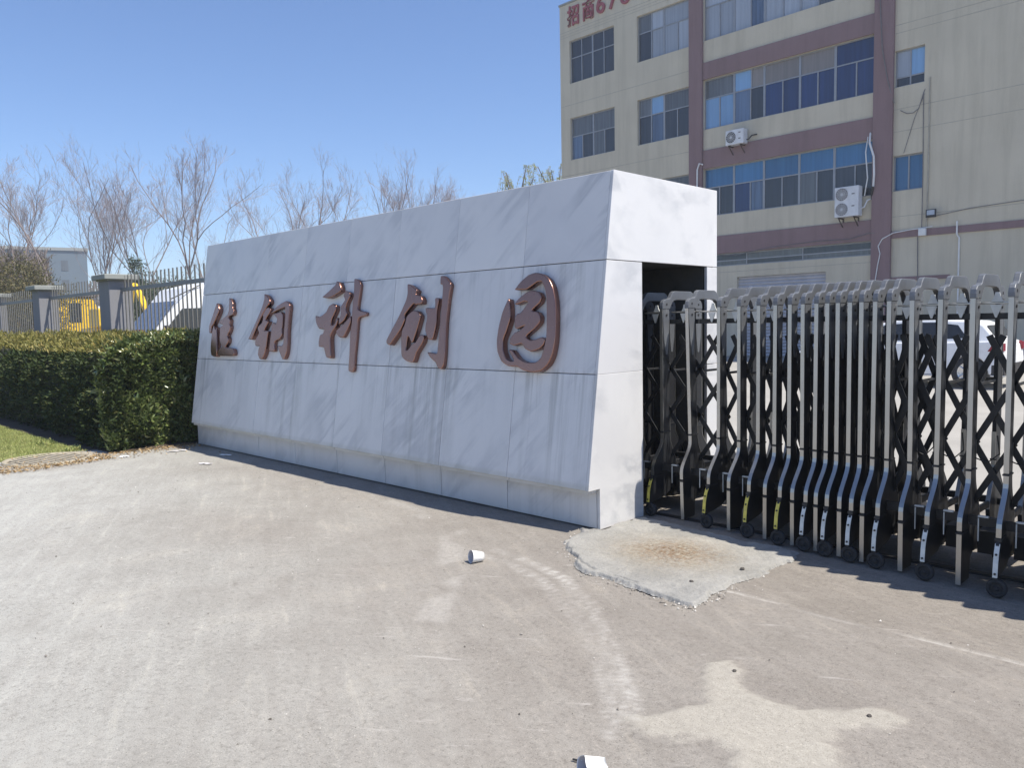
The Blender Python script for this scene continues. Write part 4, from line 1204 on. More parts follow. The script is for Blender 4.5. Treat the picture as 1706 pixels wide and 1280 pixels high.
# cross-section (y, z) going up the front, over the top and down the back, with outward normals
CS = [(3.42, 0.03), (3.37, 0.35), (3.40, 0.8), (3.46, 1.12), (3.62, 1.30), (3.95, 1.40), (4.5, 1.44), (5.05, 1.42), (5.15, 0.9), (5.15, 0.1)]
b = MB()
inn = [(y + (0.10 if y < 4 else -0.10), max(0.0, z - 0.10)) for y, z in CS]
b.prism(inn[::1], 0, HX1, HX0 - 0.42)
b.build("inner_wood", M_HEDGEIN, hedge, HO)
cs = np.array(CS)
seg = np.linalg.norm(np.diff(cs, axis=0), axis=1)
cum = np.concatenate([[0], np.cumsum(seg)])
def on_section(u):
    t = u * cum[-1]
    k = np.clip(np.searchsorted(cum, t, side='right') - 1, 0, len(seg) - 1)
    f = (t - cum[k]) / seg[k]
    p = cs[k] * (1 - f)[:, None] + cs[k + 1] * f[:, None]
    d = (cs[k + 1] - cs[k]) / seg[k][:, None]
    return p, np.stack([-d[:, 1], d[:, 0]], 1)
n1 = 62000
u = rng.uniform(0, 0.80, n1) ** 1.0
xx = HX0 - (HX0 - HX1) * rng.uniform(0, 1, n1) ** 1.6
p2, nn2 = on_section(u)
lump = (vnoise(xx, u * 6, 1.6, 31) - 0.5) * 0.22 + (vnoise(xx, u * 9, 5.0, 32) - 0.5) * 0.10
dep = lump - rng.uniform(0, 0.12, n1)
Pm = np.stack([xx, p2[:, 0] + nn2[:, 0] * dep, p2[:, 1] + nn2[:, 1] * dep], 1)
Nm = np.stack([np.zeros(n1), nn2[:, 0], nn2[:, 1] + 0.25], 1)
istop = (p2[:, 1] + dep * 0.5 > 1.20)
ok = Pm[:, 2] > 0.02
def rnd_attr(n, rng, rep=5, gain=0.0):
    return np.repeat(np.clip(rng.beta(2.2, 2.6, n) + gain, 0, 1), rep)
m1 = ok & ~istop
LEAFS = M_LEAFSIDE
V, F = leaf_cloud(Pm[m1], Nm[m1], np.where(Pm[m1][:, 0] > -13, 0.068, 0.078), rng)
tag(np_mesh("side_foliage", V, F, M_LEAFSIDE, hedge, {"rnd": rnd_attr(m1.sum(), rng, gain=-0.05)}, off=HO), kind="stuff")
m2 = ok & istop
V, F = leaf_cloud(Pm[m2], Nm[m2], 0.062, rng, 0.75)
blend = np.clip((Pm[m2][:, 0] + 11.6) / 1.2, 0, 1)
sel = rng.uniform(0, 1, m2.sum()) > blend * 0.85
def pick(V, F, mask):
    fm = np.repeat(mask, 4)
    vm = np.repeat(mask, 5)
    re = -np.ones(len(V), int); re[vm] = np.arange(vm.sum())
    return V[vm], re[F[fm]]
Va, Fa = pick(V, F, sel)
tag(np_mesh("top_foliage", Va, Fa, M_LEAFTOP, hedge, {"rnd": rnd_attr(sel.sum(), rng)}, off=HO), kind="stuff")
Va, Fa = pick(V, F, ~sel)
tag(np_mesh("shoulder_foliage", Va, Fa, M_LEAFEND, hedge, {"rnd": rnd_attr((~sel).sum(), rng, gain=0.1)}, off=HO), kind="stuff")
# the end of the hedge: whorls of larger leaves, bulging out
ne = 2700
ey = rng.uniform(3.36, 5.1, ne); ez = rng.uniform(0.03, 1.45, ne)
topz = np.interp(ey, [3.36, 3.46, 3.62, 3.95, 5.1], [1.05, 1.2, 1.33, 1.42, 1.46])
kk = ez < topz
ey, ez = ey[kk], ez[kk]
bul = (vnoise(ey, ez, 2.4, 41) - 0.55) * 0.30 + (vnoise(ey, ez, 6, 42) - 0.5) * 0.12
ex = HX0 - 0.10 + bul - rng.uniform(0, 0.10, len(ey)) - 0.10 * np.clip((ez - 1.1) / 0.3, 0, 1)
ex = np.minimum(ex, -10.09)
C = np.stack([ex, ey, ez], 1)
per = 9
PP = np.repeat(C, per, 0) + rng.normal(0, 0.012, (len(C) * per, 3))
base_dir = np.stack([np.full(len(C), 0.75), (ey - 4.2) * 0.15 - 0.12, np.full(len(C), 0.55)], 1) + rng.normal(0, 0.25, (len(C), 3))
NN = np.repeat(base_dir, per, 0)
V, F = leaf_cloud(PP, NN, 0.094, rng, 0.62, 0.38)
# the 300 leaves that show largest are separate objects
score = PP[:, 0] * 1.0 - 0.35 * PP[:, 1] - 0.02 * PP[:, 2] + rng.uniform(0, 0.25, len(PP))
order = np.argsort(-score)
single = np.zeros(len(PP), bool); single[order[:290]] = True
Va, Fa = pick(V, F, ~single)
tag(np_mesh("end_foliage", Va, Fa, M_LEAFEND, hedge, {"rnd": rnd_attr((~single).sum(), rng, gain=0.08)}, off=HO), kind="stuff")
M_LEAF1 = plain("large_hedge_leaf", (0.17, 0.21, 0.08), 0.24, 0, 0.4, 14, 0.6)
variants = []
for k in range(14):
    v0, f0 = leaf_cloud(np.zeros((1, 3)), rng.normal(0, 0.6, (1, 3)) + np.array([[0.8, -0.1, 0.6]]), 0.086, rng, 0.5, 0.38)
    variants.append(np_mesh("leaf", v0, f0, M_LEAF1, hedge))
for q_, i in enumerate(order[:290]):
    o = variants[q_] if q_ < 14 else variants[q_ % 14].copy()
    if q_ >= 14:
        col.objects.link(o); o.parent = hedge
    o.location = Vector(PP[i]) - HO

# soil under the hedge, lawn, drain cover
b = MB(); b.prism([(-60, 3.2), (-10.84, 3.2), (-10.72, 3.34), (-10.20, 3.38), (-10.20, 5.3), (-60, 5.3)], 2, -0.015, 0.014)
tag(b.build("soil", M_SOIL), kind="structure")
lawn_poly = [(-60, -12), (-10.70, -12), (-10.69, 1.5), (-10.66, 2.3), (-10.72, 2.75), (-10.86, 3.08), (-10.8, 3.2), (-60, 3.24)]
b = MB(); b.prism(lawn_poly, 2, -0.016, 0.012)
M_LAWN = plain("lawn_soil", (0.14, 0.15, 0.045), 0.95, 0, 0.3, 3, 0.2, 0.5)
tag(b.build("lawn", M_LAWN), kind="structure")
ng = 52000
gx_ = -10.66 - 8.5 * rng.uniform(0, 1, ng) ** 1.5
gy_ = 3.22 - 2.4 * rng.uniform(0, 1, ng) ** 1.1
inside = pip(gx_, gy_, lawn_poly) | ((rng.uniform(0, 1, ng) < 0.12) & (gx_ < -10.5))
dens = vnoise(gx_, gy_, 2.0, 51) + 0.5 * vnoise(gx_, gy_, 7, 52)
inside &= dens > rng.uniform(0.05, 0.75, ng)
G3 = np.stack([gx_, gy_, np.full(ng, 0.011)], 1)[inside]
n_ = len(G3)
dirv = rng.normal(0, 0.5, (n_, 3)); dirv[:, 2] = 1.0
dirv /= np.linalg.norm(dirv, axis=1, keepdims=True)
side = np.cross(dirv, rng.normal(0, 1, (n_, 3))); side /= np.linalg.norm(side, axis=1, keepdims=True)
hh = rng.uniform(0.012, 0.036, n_)[:, None]
VV = np.stack([G3 - side * 0.0028, G3 + side * 0.0028, G3 + dirv * hh + rng.normal(0, 0.004, (n_, 3))], 1).reshape(-1, 3)
FF = np.arange(n_ * 3).reshape(-1, 3)
tag(np_mesh("grass", VV, FF, M_GRASS, None, {"rnd": np.repeat(np.clip(rng.beta(2, 2.4, n_) + (gy_[inside] < 2.5) * 0.12, 0, 1), 3)}), "short pale green grass of the lawn in front of the hedge", None, None, "stuff")
# small weeds on the lawn edge
wc = np.array([[-11.6, 3.02, 0.02], [-11.75, 2.95, 0.02], [-10.9, 3.12, 0.02], [-10.82, 3.1, 0.02], [-11.9, 3.1, 0.02]])
PPw = np.repeat(wc, 40, 0) + rng.normal(0, 0.04, (200, 3)) * [1, 1, 0.2]
PPw[:, 2] = np.abs(PPw[:, 2])
V, F = leaf_cloud(PPw, np.tile([[0, 0, 1.0]], (200, 1)), 0.05, rng, 0.6, 0.3)
tag(np_mesh("weeds", V, F, M_GRASS, None, {"rnd": rnd_attr(200, rng)}), "low weeds along the shaded edge of the lawn", None, None, "stuff")

dc = thing("drain_cover", "round pale resin drain cover with slots sunk at the corner of the lawn", "drain cover", (-10.36, 2.69, 0))
b = MB(); b.lathe([(0, 0.001), (0.40, 0.001), (0.40, 0.014), (0.43, 0.024), (0.455, 0.024), (0.47, 0.0)], (0, 0, 0), 2, 48)
b.build("rim", M_IRON, dc)
b = MB(); b.lathe([(0, 0.004), (0.40, 0.004)], (0, 0, 0), 2, 40); b.build("cover_bed", M_IROND, dc)
for k in range(-6, 7):
    y = k * 0.061
    L = math.sqrt(max(0.01, 0.395 ** 2 - (abs(y) + 0.016) ** 2))
    b = MB(); b.box(-L, L, y - 0.017, y + 0.017, 0.005, 0.019)
    s_ = b.build("slat", M_IRON, dc, bevel=0.004, seg=1)
    s_.rotation_euler = (0, 0, R(8))
nd = 1500
lx = -9.62 - rng.gamma(2.0, 0.22, nd); ly = 2.0 + rng.uniform(0, 1, nd) ** 0.9 * 1.25
lx += (2.6 - ly) * 0.15
rr_ = np.hypot(lx + 10.36, ly - 2.69)
kp = (lx > -10.75) & (ly < 3.25) & ((rr_ > 0.44) | (rng.uniform(0, 1, nd) < 0.25))
LP = np.stack([lx, ly, np.full(nd, 0.008)], 1)[kp]
LP[:, 2] += rng.uniform(0, 0.015, kp.sum())
dN = rng.normal(0, 1, (kp.sum(), 3)) * [1, 1, 0.12]
V, F = leaf_cloud(LP, dN, 0.032, rng, 0.1, 0.45, 0.12)
V[:, 2] = np.maximum(V[:, 2], 0.004)
tag(np_mesh("dry_leaves", V, F, M_DRY, None, {"rnd": rnd_attr(kp.sum(), rng)}), "drift of small brown dry leaves around the drain cover", None, None, "stuff")
nd = 620
lx = -10.25 + rng.gamma(1.6, 0.10, nd); ly = rng.uniform(3.2, 4.35, nd)
LP = np.stack([lx, ly, rng.uniform(0.006, 0.02, nd)], 1)
V, F = leaf_cloud(LP, rng.normal(0, 1, (nd, 3)) * [1, 1, 0.12], 0.03, rng, 0.1, 0.45, 0.12)
V[:, 2] = np.maximum(V[:, 2], 0.004)
tag(np_mesh("dry_leaves", V, F, M_DRY, None, {"rnd": rnd_attr(nd, rng)}), "dry leaf crumbs below the end of the hedge", None, None, "stuff")

# ---------------------------------------------------------------- fence with piers
FY = 5.5
fence = thing("fence", "tall grey metal picket fence with square rendered piers behind the hedge", "fence", (-18, FY, 0))
FO = fence.location
piers = [-11.9, -15.87, -20.33, -24.8, -29.25, -33.7]
first_pier = None
for i, x in enumerate(piers):
    if i == 0: continue
    if first_pier is None:
        b = MB(); b.box(-0.26, 0.26, -0.26, 0.14, 0, 2.44)
        first_pier = b.build("pier", M_PIER, fence, bevel=0.008, seg=1)
        c = MB()
        c.box(-0.36, 0.36, -0.36, 0.24, 2.461, 2.56); c.box(-0.30, 0.30, -0.30, 0.18, 2.44, 2.461)
        c.build("pier_cap", M_PIERC, first_pier, bevel=0.012, seg=1)
        pr = first_pier
    else:
        pr = copy_tree(first_pier, fence)
    pr.location = (x - FO.x, FY - FO.y, 0)
spans = [(-10.2, -15.61)] + [(piers[i] - 0.26, piers[i + 1] + 0.26) for i in range(1, len(piers) - 1)]
pick_me = None
for a, c in spans:
    for z in (2.24, 0.62):
        b = MB(); b.box(c, a, FY - 0.052, FY - 0.012, z, z + 0.065)
        b.build("rail", M_FENCE, fence, FO)
    b = MB(); b.box(c, a, FY - 0.10, FY + 0.10, 0.0, 0.45)
    b.build("base_wall", M_PIER, fence, FO)
    n_p = int((a - c) / 0.165)
    for k in range(n_p):
        x = a - (k + 0.5) * (a - c) / n_p
        if x > -11.0: continue
        if pick_me is None:
            b = MB(); b.box(-0.017, 0.017, -0.0115, 0.003, 0.50, 2.54)
            pick_me = b.build("picket", M_FENCEB, fence)
            o = pick_me
        else:
            o = pick_me.copy(); col.objects.link(o); o.parent = fence
        o.location = (x - FO.x, FY - FO.y, 0)

# ---------------------------------------------------------------- vehicles
def wheel(parent, x, y, z, r_, w_, axis):
    b = MB()
    b.lathe([(r_ * 0.62, -w_ / 2), (r_ * 0.93, -w_ / 2), (r_, -w_ * 0.3), (r_, w_ * 0.3), (r_ * 0.93, w_ / 2), (r_ * 0.62, w_ / 2), (r_ * 0.6, 0), (r_ * 0.62, -w_ / 2)], (x, y, z), axis, 28)
    wo = b.build("wheel", M_RUB, parent, smooth=True)
    rim = MB()
    rim.lathe([(0, -w_ * 0.36), (r_ * 0.15, -w_ * 0.38), (r_ * 0.16, -w_ * 0.3), (r_ * 0.60, -w_ * 0.46), (r_ * 0.63, -w_ * 0.48)], (x, y, z), axis, 20)
    rim.lathe([(0, w_ * 0.2), (r_ * 0.6, w_ * 0.44), (r_ * 0.63, w_ * 0.48)], (x, y, z), axis, 20)
    rim.build("rim", M_RIM, wo)
    sp = MB()
    for k in range(5):
        a = 2 * math.pi * k / 5
        c_, s_ = math.cos(a), math.sin(a)
        if axis == 1:
            sp.tube([(x, y - w_ * 0.42, z), (x + c_ * r_ * 0.6, y - w_ * 0.47, z + s_ * r_ * 0.6)], [r_ * 0.1, r_ * 0.07], 5)
        else:
            sp.tube([(x + w_ * 0.42, y, z), (x + w_ * 0.47, y + c_ * r_ * 0.6, z + s_ * r_ * 0.6)], [r_ * 0.1, r_ * 0.07], 5)
    sp.build("spoke", M_RIM, wo)

# white saloon parked behind the gate: local x to the rear, near side at -y
car = thing("parked_car", "white hatchback car parked in the yard behind the retractable gate, its red tail lamp showing", "car", (-6.16, 19.0, 0))
def arch(cx, r_, n=9):
    return [(cx - r_ * math.cos(math.pi * k / n), 0.32 + r_ * math.sin(math.pi * k / n)) for k in range(n + 1)]
prof = [(-2.22, 0.30), (-2.28, 0.52), (-2.2, 0.70), (-1.25, 0.88), (-0.95, 0.92), (1.35, 0.95), (1.9, 0.97), (2.02, 0.95), (2.08, 0.86), (2.11, 0.70), (2.13, 0.50), (2.08, 0.30)]
prof += [(1.86, 0.28)] + arch(1.50, 0.355)[::-1] + [(1.14, 0.26), (-1.0, 0.26)] + arch(-1.38, 0.36)[::-1] + [(-1.74, 0.28)]
b = MB(); b.prism(prof, 1, -0.88, 0.88)
b.build("body", M_VANW, car, bevel=0.05, seg=3)
gh = [(-0.98, 0.90), (-0.28, 1.36), (0.1, 1.43), (0.75, 1.43), (1.50, 1.38), (1.72, 1.30), (2.02, 0.95)]
b = MB()
n = len(gh)
def tap(z): return 0.84 - (z - 0.9) * 0.33
vs = [(x, -tap(z), z) for x, z in gh] + [(x, tap(z), z) for x, z in gh]
b.add(vs, [tuple(range(n)), tuple(range(n, 2 * n))[::-1]] + [(i, n + i, n + (i + 1) % n, (i + 1) % n) for i in range(n)])
b.build("roof", M_VANW, car, bevel=0.04, seg=2)
for s in (-1, 1):
    for pts in ([(-0.72, 0.97), (-0.22, 1.31), (0.30, 1.36), (0.30, 0.98)], [(0.36, 0.98), (0.36, 1.36), (0.80, 1.36), (1.25, 1.30), (1.45, 1.03)]):
        b = MB(); m_ = len(pts)
        vs = [(x, s * (tap(z) + 0.004), z) for x, z in pts]
        b.add(vs, [tuple(range(m_)) if s > 0 else tuple(range(m_))[::-1]])
        b.build("side_window", M_DARKG, car)
for (xa, za), (xb, zb_) in (((1.745, 1.28), (1.93, 1.05)), ((-0.88, 0.985), (-0.34, 1.34))):
    b = MB()
    off = 0.012 if xa > 0 else -0.012
    b.add([(xa + off, -tap(za) + 0.10, za + 0.008), (xb + off, -tap(zb_) + 0.08, zb_ + 0.008), (xb + off, tap(zb_) - 0.08, zb_ + 0.008), (xa + off, tap(za) - 0.10, za + 0.008)], [(0, 1, 2, 3)])
    b.build("rear_window" if xa > 0 else "windscreen", M_DARKG, car)
for s in (-1, 1):
    b = MB(); b.prism([(1.84, 0.76), (2.105, 0.74), (2.11, 0.86), (2.07, 0.94), (1.94, 0.92)], 1, s * 0.86 - 0.03 , s * 0.86 + 0.03)
    b.box(2.05, 2.125, min(s * 0.88, s * 0.70), max(s * 0.88, s * 0.70), 0.76, 0.92)
    b.build("tail_lamp", M_RED, car, bevel=0.01)
    for x in (-1.38, 1.50):
        wheel(car, x, s * 0.80, 0.325, 0.325, 0.2, 1)
b = MB(); b.box(1.90, 2.15, -0.885, 0.885, 0.28, 0.50); b.build("rear_bumper", M_TRIM, car, bevel=0.03)
b = MB(); b.box(1.90, 2.16, -0.892, 0.892, 0.245, 0.278); b.build("sill_trim", M_RIM, car, bevel=0.008); b = MB(); b.box(-1.0, 1.02, -0.892, 0.892, 0.225, 0.258); b.build("sill_trim", M_RIM, car, bevel=0.008)
b = MB(); b.box(-0.5, -0.34, -0.893, -0.879, 0.80, 0.825); b.build("door_handle", M_VANW, car); b = MB(); b.box(0.75, 0.91, -0.893, -0.879, 0.83, 0.855); b.build("door_handle", M_VANW, car)
b = MB(); b.box(-0.95, -0.72, -1.03, -0.86, 0.95, 1.07); b.build("wing_mirror", M_VANW, car, bevel=0.03)

# white van behind the fence, nose towards the fence
van = thing("parked_van", "white van with a raked windscreen parked nose in behind the picket fence", "van", (-20.45, 7.0, 0))
vp = [(-0.1, 0.35), (-0.12, 0.80), (-0.02, 1.15), (0.50, 1.42), (1.20, 2.25), (1.45, 2.55), (2.1, 2.72), (4.9, 2.72), (5.05, 2.4), (5.1, 0.35)]
b = MB(); b.prism(vp, 0, -1.0, 0.95)
b.build("body", M_VANW, van, bevel=0.09, seg=3)
b = MB(); e_ = 0.012
b.add([(-0.90, 0.53 - e_, 1.455 + e_), (0.84, 0.53 - e_, 1.455 + e_), (0.76, 1.17 - e_, 2.215 + e_), (-0.84, 1.17 - e_, 2.215 + e_)], [(0, 1, 2, 3)])
b.build("windscreen", mat_glass("van_windscreen", (0.10, 0.12, 0.17), 0.05, 0.3), van)
for pts in ([(0.78, 1.50), (1.22, 2.03), (2.1, 2.06), (2.1, 1.40), (0.85, 1.40)], [(2.22, 1.40), (2.22, 2.06), (3.3, 2.06), (3.3, 1.40)], [(3.42, 1.40), (3.42, 2.06), (4.6, 2.06), (4.6, 1.40)]):
    b = MB(); b.add([(0.958, y, z) for y, z in pts], [tuple(range(len(pts)))]); b.build("side_window", M_DARKG, van)
b = MB(); b.tube([(0.955, 0.95, 2.26), (0.965, 1.7, 2.62)], 0.014, 5); b.build("roof_trim", M_TRIM, van)
b = MB(); b.box(-0.7, 0.7, -0.145, -0.10, 0.62, 0.86); b.build("grille", M_TRIM, van)
b = MB(); b.box(-0.15, 0.35, 0.485, 0.49, 1.47, 1.53); b.build("red_sticker", M_RED, van)
for s in (-1, 1):
    b = MB(); b.box(s * 0.78 - 0.14, s * 0.78 + 0.14, -0.14, 0.0, 0.88, 1.05); b.build("headlight", M_RIM, van, bevel=0.03)
    for y in (0.75, 4.0): wheel(van, s * 0.82 - 0.02, y, 0.34, 0.34, 0.22, 0)
b = MB(); b.box(0.97, 1.14, 0.72, 0.86, 1.35, 1.62); b.build("wing_mirror", M_TRIM, van, bevel=0.03)

# yellow loader
ld = thing("wheel_loader", "yellow wheel loader with a boxy cab and dark side window seen through the fence", "loader", (-45.9, 13.55, 0), R(90))
b = MB()
cab = [(-1.25, 1.0), (0.84, 1.0), (0.94, 1.7), (0.90, 2.9), (0.72, 3.28), (-1.25, 3.28)]
b.prism(cab, 1, -0.9, 0.9); b.build("cab", M_YELLOW, ld, bevel=0.10, seg=3)
b = MB(); b.box(-1.30, 0.88, -0.96, 0.96, 3.285, 3.37); b.build("cab_roof", M_RUSTB, ld, bevel=0.03)
for s in (-1, 1):
    b = MB(); b.box(-0.45, 0.16, s * 0.905 - 0.012, s * 0.905 + 0.012, 2.0, 3.0)
    b.build("cab_window", M_DARKG, ld, bevel=0.008)
    b = MB(); b.box(-1.23, -1.06, s * 0.905 - 0.012, s * 0.905 + 0.012, 1.9, 2.9); b.build("door_gap", M_TRIM, ld)
b = MB(); b.box(-0.90, 3.2, -0.75, 0.75, 0.62, 0.999); b.box(0.96, 3.4, -0.7, 0.7, 0.999, 1.9); b.build("engine_hood", M_YELLOW, ld, bevel=0.05)
for x in (-1.0, 2.2):
    for s in (-1, 1): wheel(ld, x, s * 1.02, 0.62, 0.62, 0.42, 1)
b = MB()
b.tube([(-0.8, -0.5, 1.1), (-2.0, -0.5, 1.4), (-3.4, -0.5, 0.7)], 0.14, 6); b.build("lift_arm", M_YELLOW, ld); b = MB()
b.tube([(-0.8, 0.5, 1.1), (-2.0, 0.5, 1.4), (-3.4, 0.5, 0.7)], 0.14, 6)
b.build("lift_arm", M_YELLOW, ld)
b = MB(); b.prism([(-3.3, 0.15), (-4.3, 0.12), (-3.7, 0.35), (-3.6, 1.0), (-3.3, 1.1)], 1, -1.15, 1.15); b.build("bucket", M_RUSTB, ld)
b = MB(); b.box(0.95, 1.25, -0.90, -0.72, 2.65, 2.85); b.build("work_lamp", M_VANW, ld)

ps = thing("yellow_post", "yellow steel gantry post with a short arm far left behind the fence", "post", (-37.4, 9.0, 0))
b = MB(); b.box(-0.10, 0.10, -0.1, 0.1, 0, 1.95); b.build("upright", M_YELLOW, ps)
b = MB(); b.box(-0.32, 0.32, -0.12, 0.12, 1.70, 1.86); b.build("arm", M_YELLOW, ps)
bm_ = thing("gantry_beam", "yellow overhead beam end above the yellow post behind the fence", "beam", (-36.4, 9.4, 0))
b = MB(); b.box(-0.9, 0.9, -0.15, 0.15, 2.60, 2.84); b.build("beam", M_YELLOW, bm_)
b = MB(); b.box(0.6, 0.8, -0.12, 0.12, 0, 2.60); b.build("leg", M_TRIM, bm_)

ex = thing("excavator", "yellow excavator whose boom shows between the pier and the white van", "excavator", (-40.5, 14.0, 0))
b = MB(); b.prism([(-1.6, 0.0), (1.6, 0.0), (1.9, 0.35), (1.6, 0.75), (-1.6, 0.75), (-1.9, 0.35)], 1, -1.2, -0.7); b.build("track", M_RUB, ex); b = MB(); b.prism([(-1.6, 0.0), (1.6, 0.0), (1.9, 0.35), (1.6, 0.75), (-1.6, 0.75), (-1.9, 0.35)], 1, 0.7, 1.2)
b.build("track", M_RUB, ex)
b = MB(); b.box(-1.9, 0.3, -1.2, 1.2, 0.80, 1.7); b.build("house", M_YELLOW, ex, bevel=0.08)
b = MB(); b.box(-0.5, 0.7, -1.2, -0.2, 1.71, 2.6); b.build("cab", M_YELLOW, ex, bevel=0.08)
b = MB(); b.tube([(0.2, 0.3, 1.3), (0.4, 0.3, 2.6), (0.9, 0.3, 3.5), (1.35, 0.3, 3.65)], [0.2, 0.2, 0.17, 0.14], 6); b.build("boom", M_YELLOW, ex)
b = MB(); b.tube([(1.3, 0.3, 3.68), (1.9, 0.3, 3.2), (2.55, 0.3, 2.5), (2.7, 0.3, 1.6)], [0.15, 0.16, 0.14, 0.1], 6); b.build("stick", M_YELLOW, ex)
b = MB(); b.prism([(2.5, 1.6), (2.9, 1.55), (3.0, 1.1), (2.6, 0.9), (2.3, 1.1)], 1, 0.0, 0.6); b.build("bucket", M_RUSTB, ex)

# ---------------------------------------------------------------- trees
def bare_tree(name, loc, H, seed, spread, trunk_h, leaders, label, lean=0.0, weep=False, bark=M_BARK, dens=1.0, gnarl=0.155):
    rnd = random.Random(seed)
    t = thing(name, label, "tree", loc, 0, "bare trees behind the fence and wall")
    tr, cr = MB(), MB()
    def grow(p, d, L, r_, lvl):
        nseg = 7 if lvl <= 1 else (5 if lvl == 2 else (3 if lvl == 3 else 2))
        pts, rad = [p], [r_]
        q = p.copy(); dd = d.copy()
        r_end = r_ * (0.55 if lvl < 1 else 0.30)
        for k in range(nseg):
            dd = (dd + Vector((rnd.gauss(0, gnarl), rnd.gauss(0, gnarl), rnd.gauss(0.05, gnarl * 0.6)))).normalized()
            q = q + dd * (L / nseg)
            pts.append(q.copy()); rad.append(r_ + (r_end - r_) * (k + 1) / nseg)
        (tr if lvl <= 1 else cr).tube(pts, rad, 7 if lvl == 0 else (5 if lvl == 1 else 3), cap=False)
        return pts, rad, dd
    def branch(pts, rad, lvl, L):
        if lvl > 4: return
        cnt = {1: 9, 2: 11, 3: 8, 4: 2}[lvl]
        cnt = max(2, int(cnt * dens + rnd.random()))
        for k in range(cnt):
            f = rnd.uniform(0.25 if lvl > 1 else 0.30, 1.0)
            s = f * (len(pts) - 1); i = min(int(s), len(pts) - 2); w = s - i
            p = pts[i].lerp(pts[i + 1], w)
            d0 = (pts[i + 1] - pts[i]).normalized()
            a = rnd.uniform(0, 2 * math.pi)
            o1 = d0.orthogonal().normalized(); o2 = d0.cross(o1)
            ang = R(rnd.uniform(22, 52))
            d = d0 * math.cos(ang) + (o1 * math.cos(a) + o2 * math.sin(a)) * math.sin(ang)
            d.z += 0.34
            d.normalize()
            l_ = L * rnd.uniform(0.34, 0.66) * (1.15 - 0.5 * f)
            r_ = max(0.0060 if lvl < 4 else 0.0048, (rad[i] * (1 - w) + rad[i + 1] * w) * rnd.uniform(0.35, 0.6))
            pp, rr2, _ = grow(p, d, l_, r_, lvl + 0)
            branch(pp, rr2, lvl + 1, l_)
    d = Vector((lean, lean * 0.3, 1)).normalized()
    pts, rad, dd = grow(Vector((0, 0, -0.1)), d, trunk_h, H * 0.0105, 0)
    top = pts[-1]
    for k in range(leaders):
        a = 2 * math.pi * (k + rnd.uniform(-0.25, 0.25)) / leaders + seed
        tilt = spread * 0.66 * rnd.uniform(0.55, 1.1) * (0.35 if (k == 0 and leaders > 2) else 1)
        d = Vector((math.cos(a) * math.sin(tilt), math.sin(a) * math.sin(tilt), math.cos(tilt)))
        L = (H - trunk_h) * rnd.uniform(0.82, 1.02)
        pp, rr2, dd2 = grow(top, d, L, rad[-1] * rnd.uniform(0.6, 0.8), 1)
        branch(pp, rr2, 2, L * 0.62)
        for q in range(2):                               # the leader forks again
            i = rnd.choice((2, 3, 4))
            d0 = (pp[i] - pp[i - 1]).normalized()
            a2 = rnd.uniform(0, 6.28); o1 = d0.orthogonal().normalized(); o2 = d0.cross(o1)
            an = R(rnd.uniform(18, 34))
            d3 = (d0 * math.cos(an) + (o1 * math.cos(a2) + o2 * math.sin(a2)) * math.sin(an)); d3.z += 0.12; d3.normalize()
            L3 = L * (1 - i / 7.5) * rnd.uniform(0.75, 1.0)
            p4, r4, _ = grow(pp[i], d3, L3, rr2[i] * 0.75, 1)
            branch(p4, r4, 2, L3 * 0.7)
    branch(pts, rad, 3, H * 0.25)
    tr.build("trunk", bark, t)
    cr.build("crown", M_TWIG, t)
    return t
TR = [
 ((-50.4, 12.8), 12.2, 3, .46, 4.4, 2, "bare tree forking into two upright crowns at the far left above the olive shrubs"),
 ((-52.3, 17.0), 11.8, 11, .36, 2.0, 5, "bare multi-stemmed tree rising just left of the capped fence pier"),
 ((-51.2, 20.2), 12.7, 17, .34, 3.0, 4, "bare tree with a narrow fan of limbs right of the capped fence pier"),
 ((-49.2, 22.2), 12.9, 23, .44, 5.4, 4, "tallest bare tree with a rounded pinkish crown beside the left end of the marble wall"),
 ((-60.0, 27.5), 12.4, 29, .60, 3.4, 3, "low bare tree with slanting limbs just over the left end of the marble wall"),
 ((-50.9, 27.7), 12.5, 31, .32, 3.6, 3, "bare tree with a single tall whip above the second brown character"),
 ((-49.2, 30.7), 13.5, 37, .42, 4.2, 4, "bushy bare tree standing above the middle brown character"),
 ((-47.8, 36.2), 13.3, 41, .34, 4.4, 3, "slim bare tree left of a rounder one above the marble wall"),
 ((-45.4, 36.1), 13.3, 43, .46, 5.4, 4, "small round-crowned bare tree above the dagger-stroke character"),
 ((-65.7, 45.7), 13.2, 47, .40, 5.0, 3, "faint low bare tree between two larger ones above the marble wall"),
 ((-58.3, 54.8), 16.0, 53, .55, 5.4, 4, "faint far bare tree left of the yellow willows above the marble wall"),
 ((-50.9, 10.7), 11.0, 59, .45, 3.6, 3, "bare tree partly outside the left edge of the photo"),
]
for (x, y), H, sd, sp, th, ld_, lab in TR:
    bare_tree("bare_tree", (x, y, 0), H, sd, sp, th, ld_, lab)

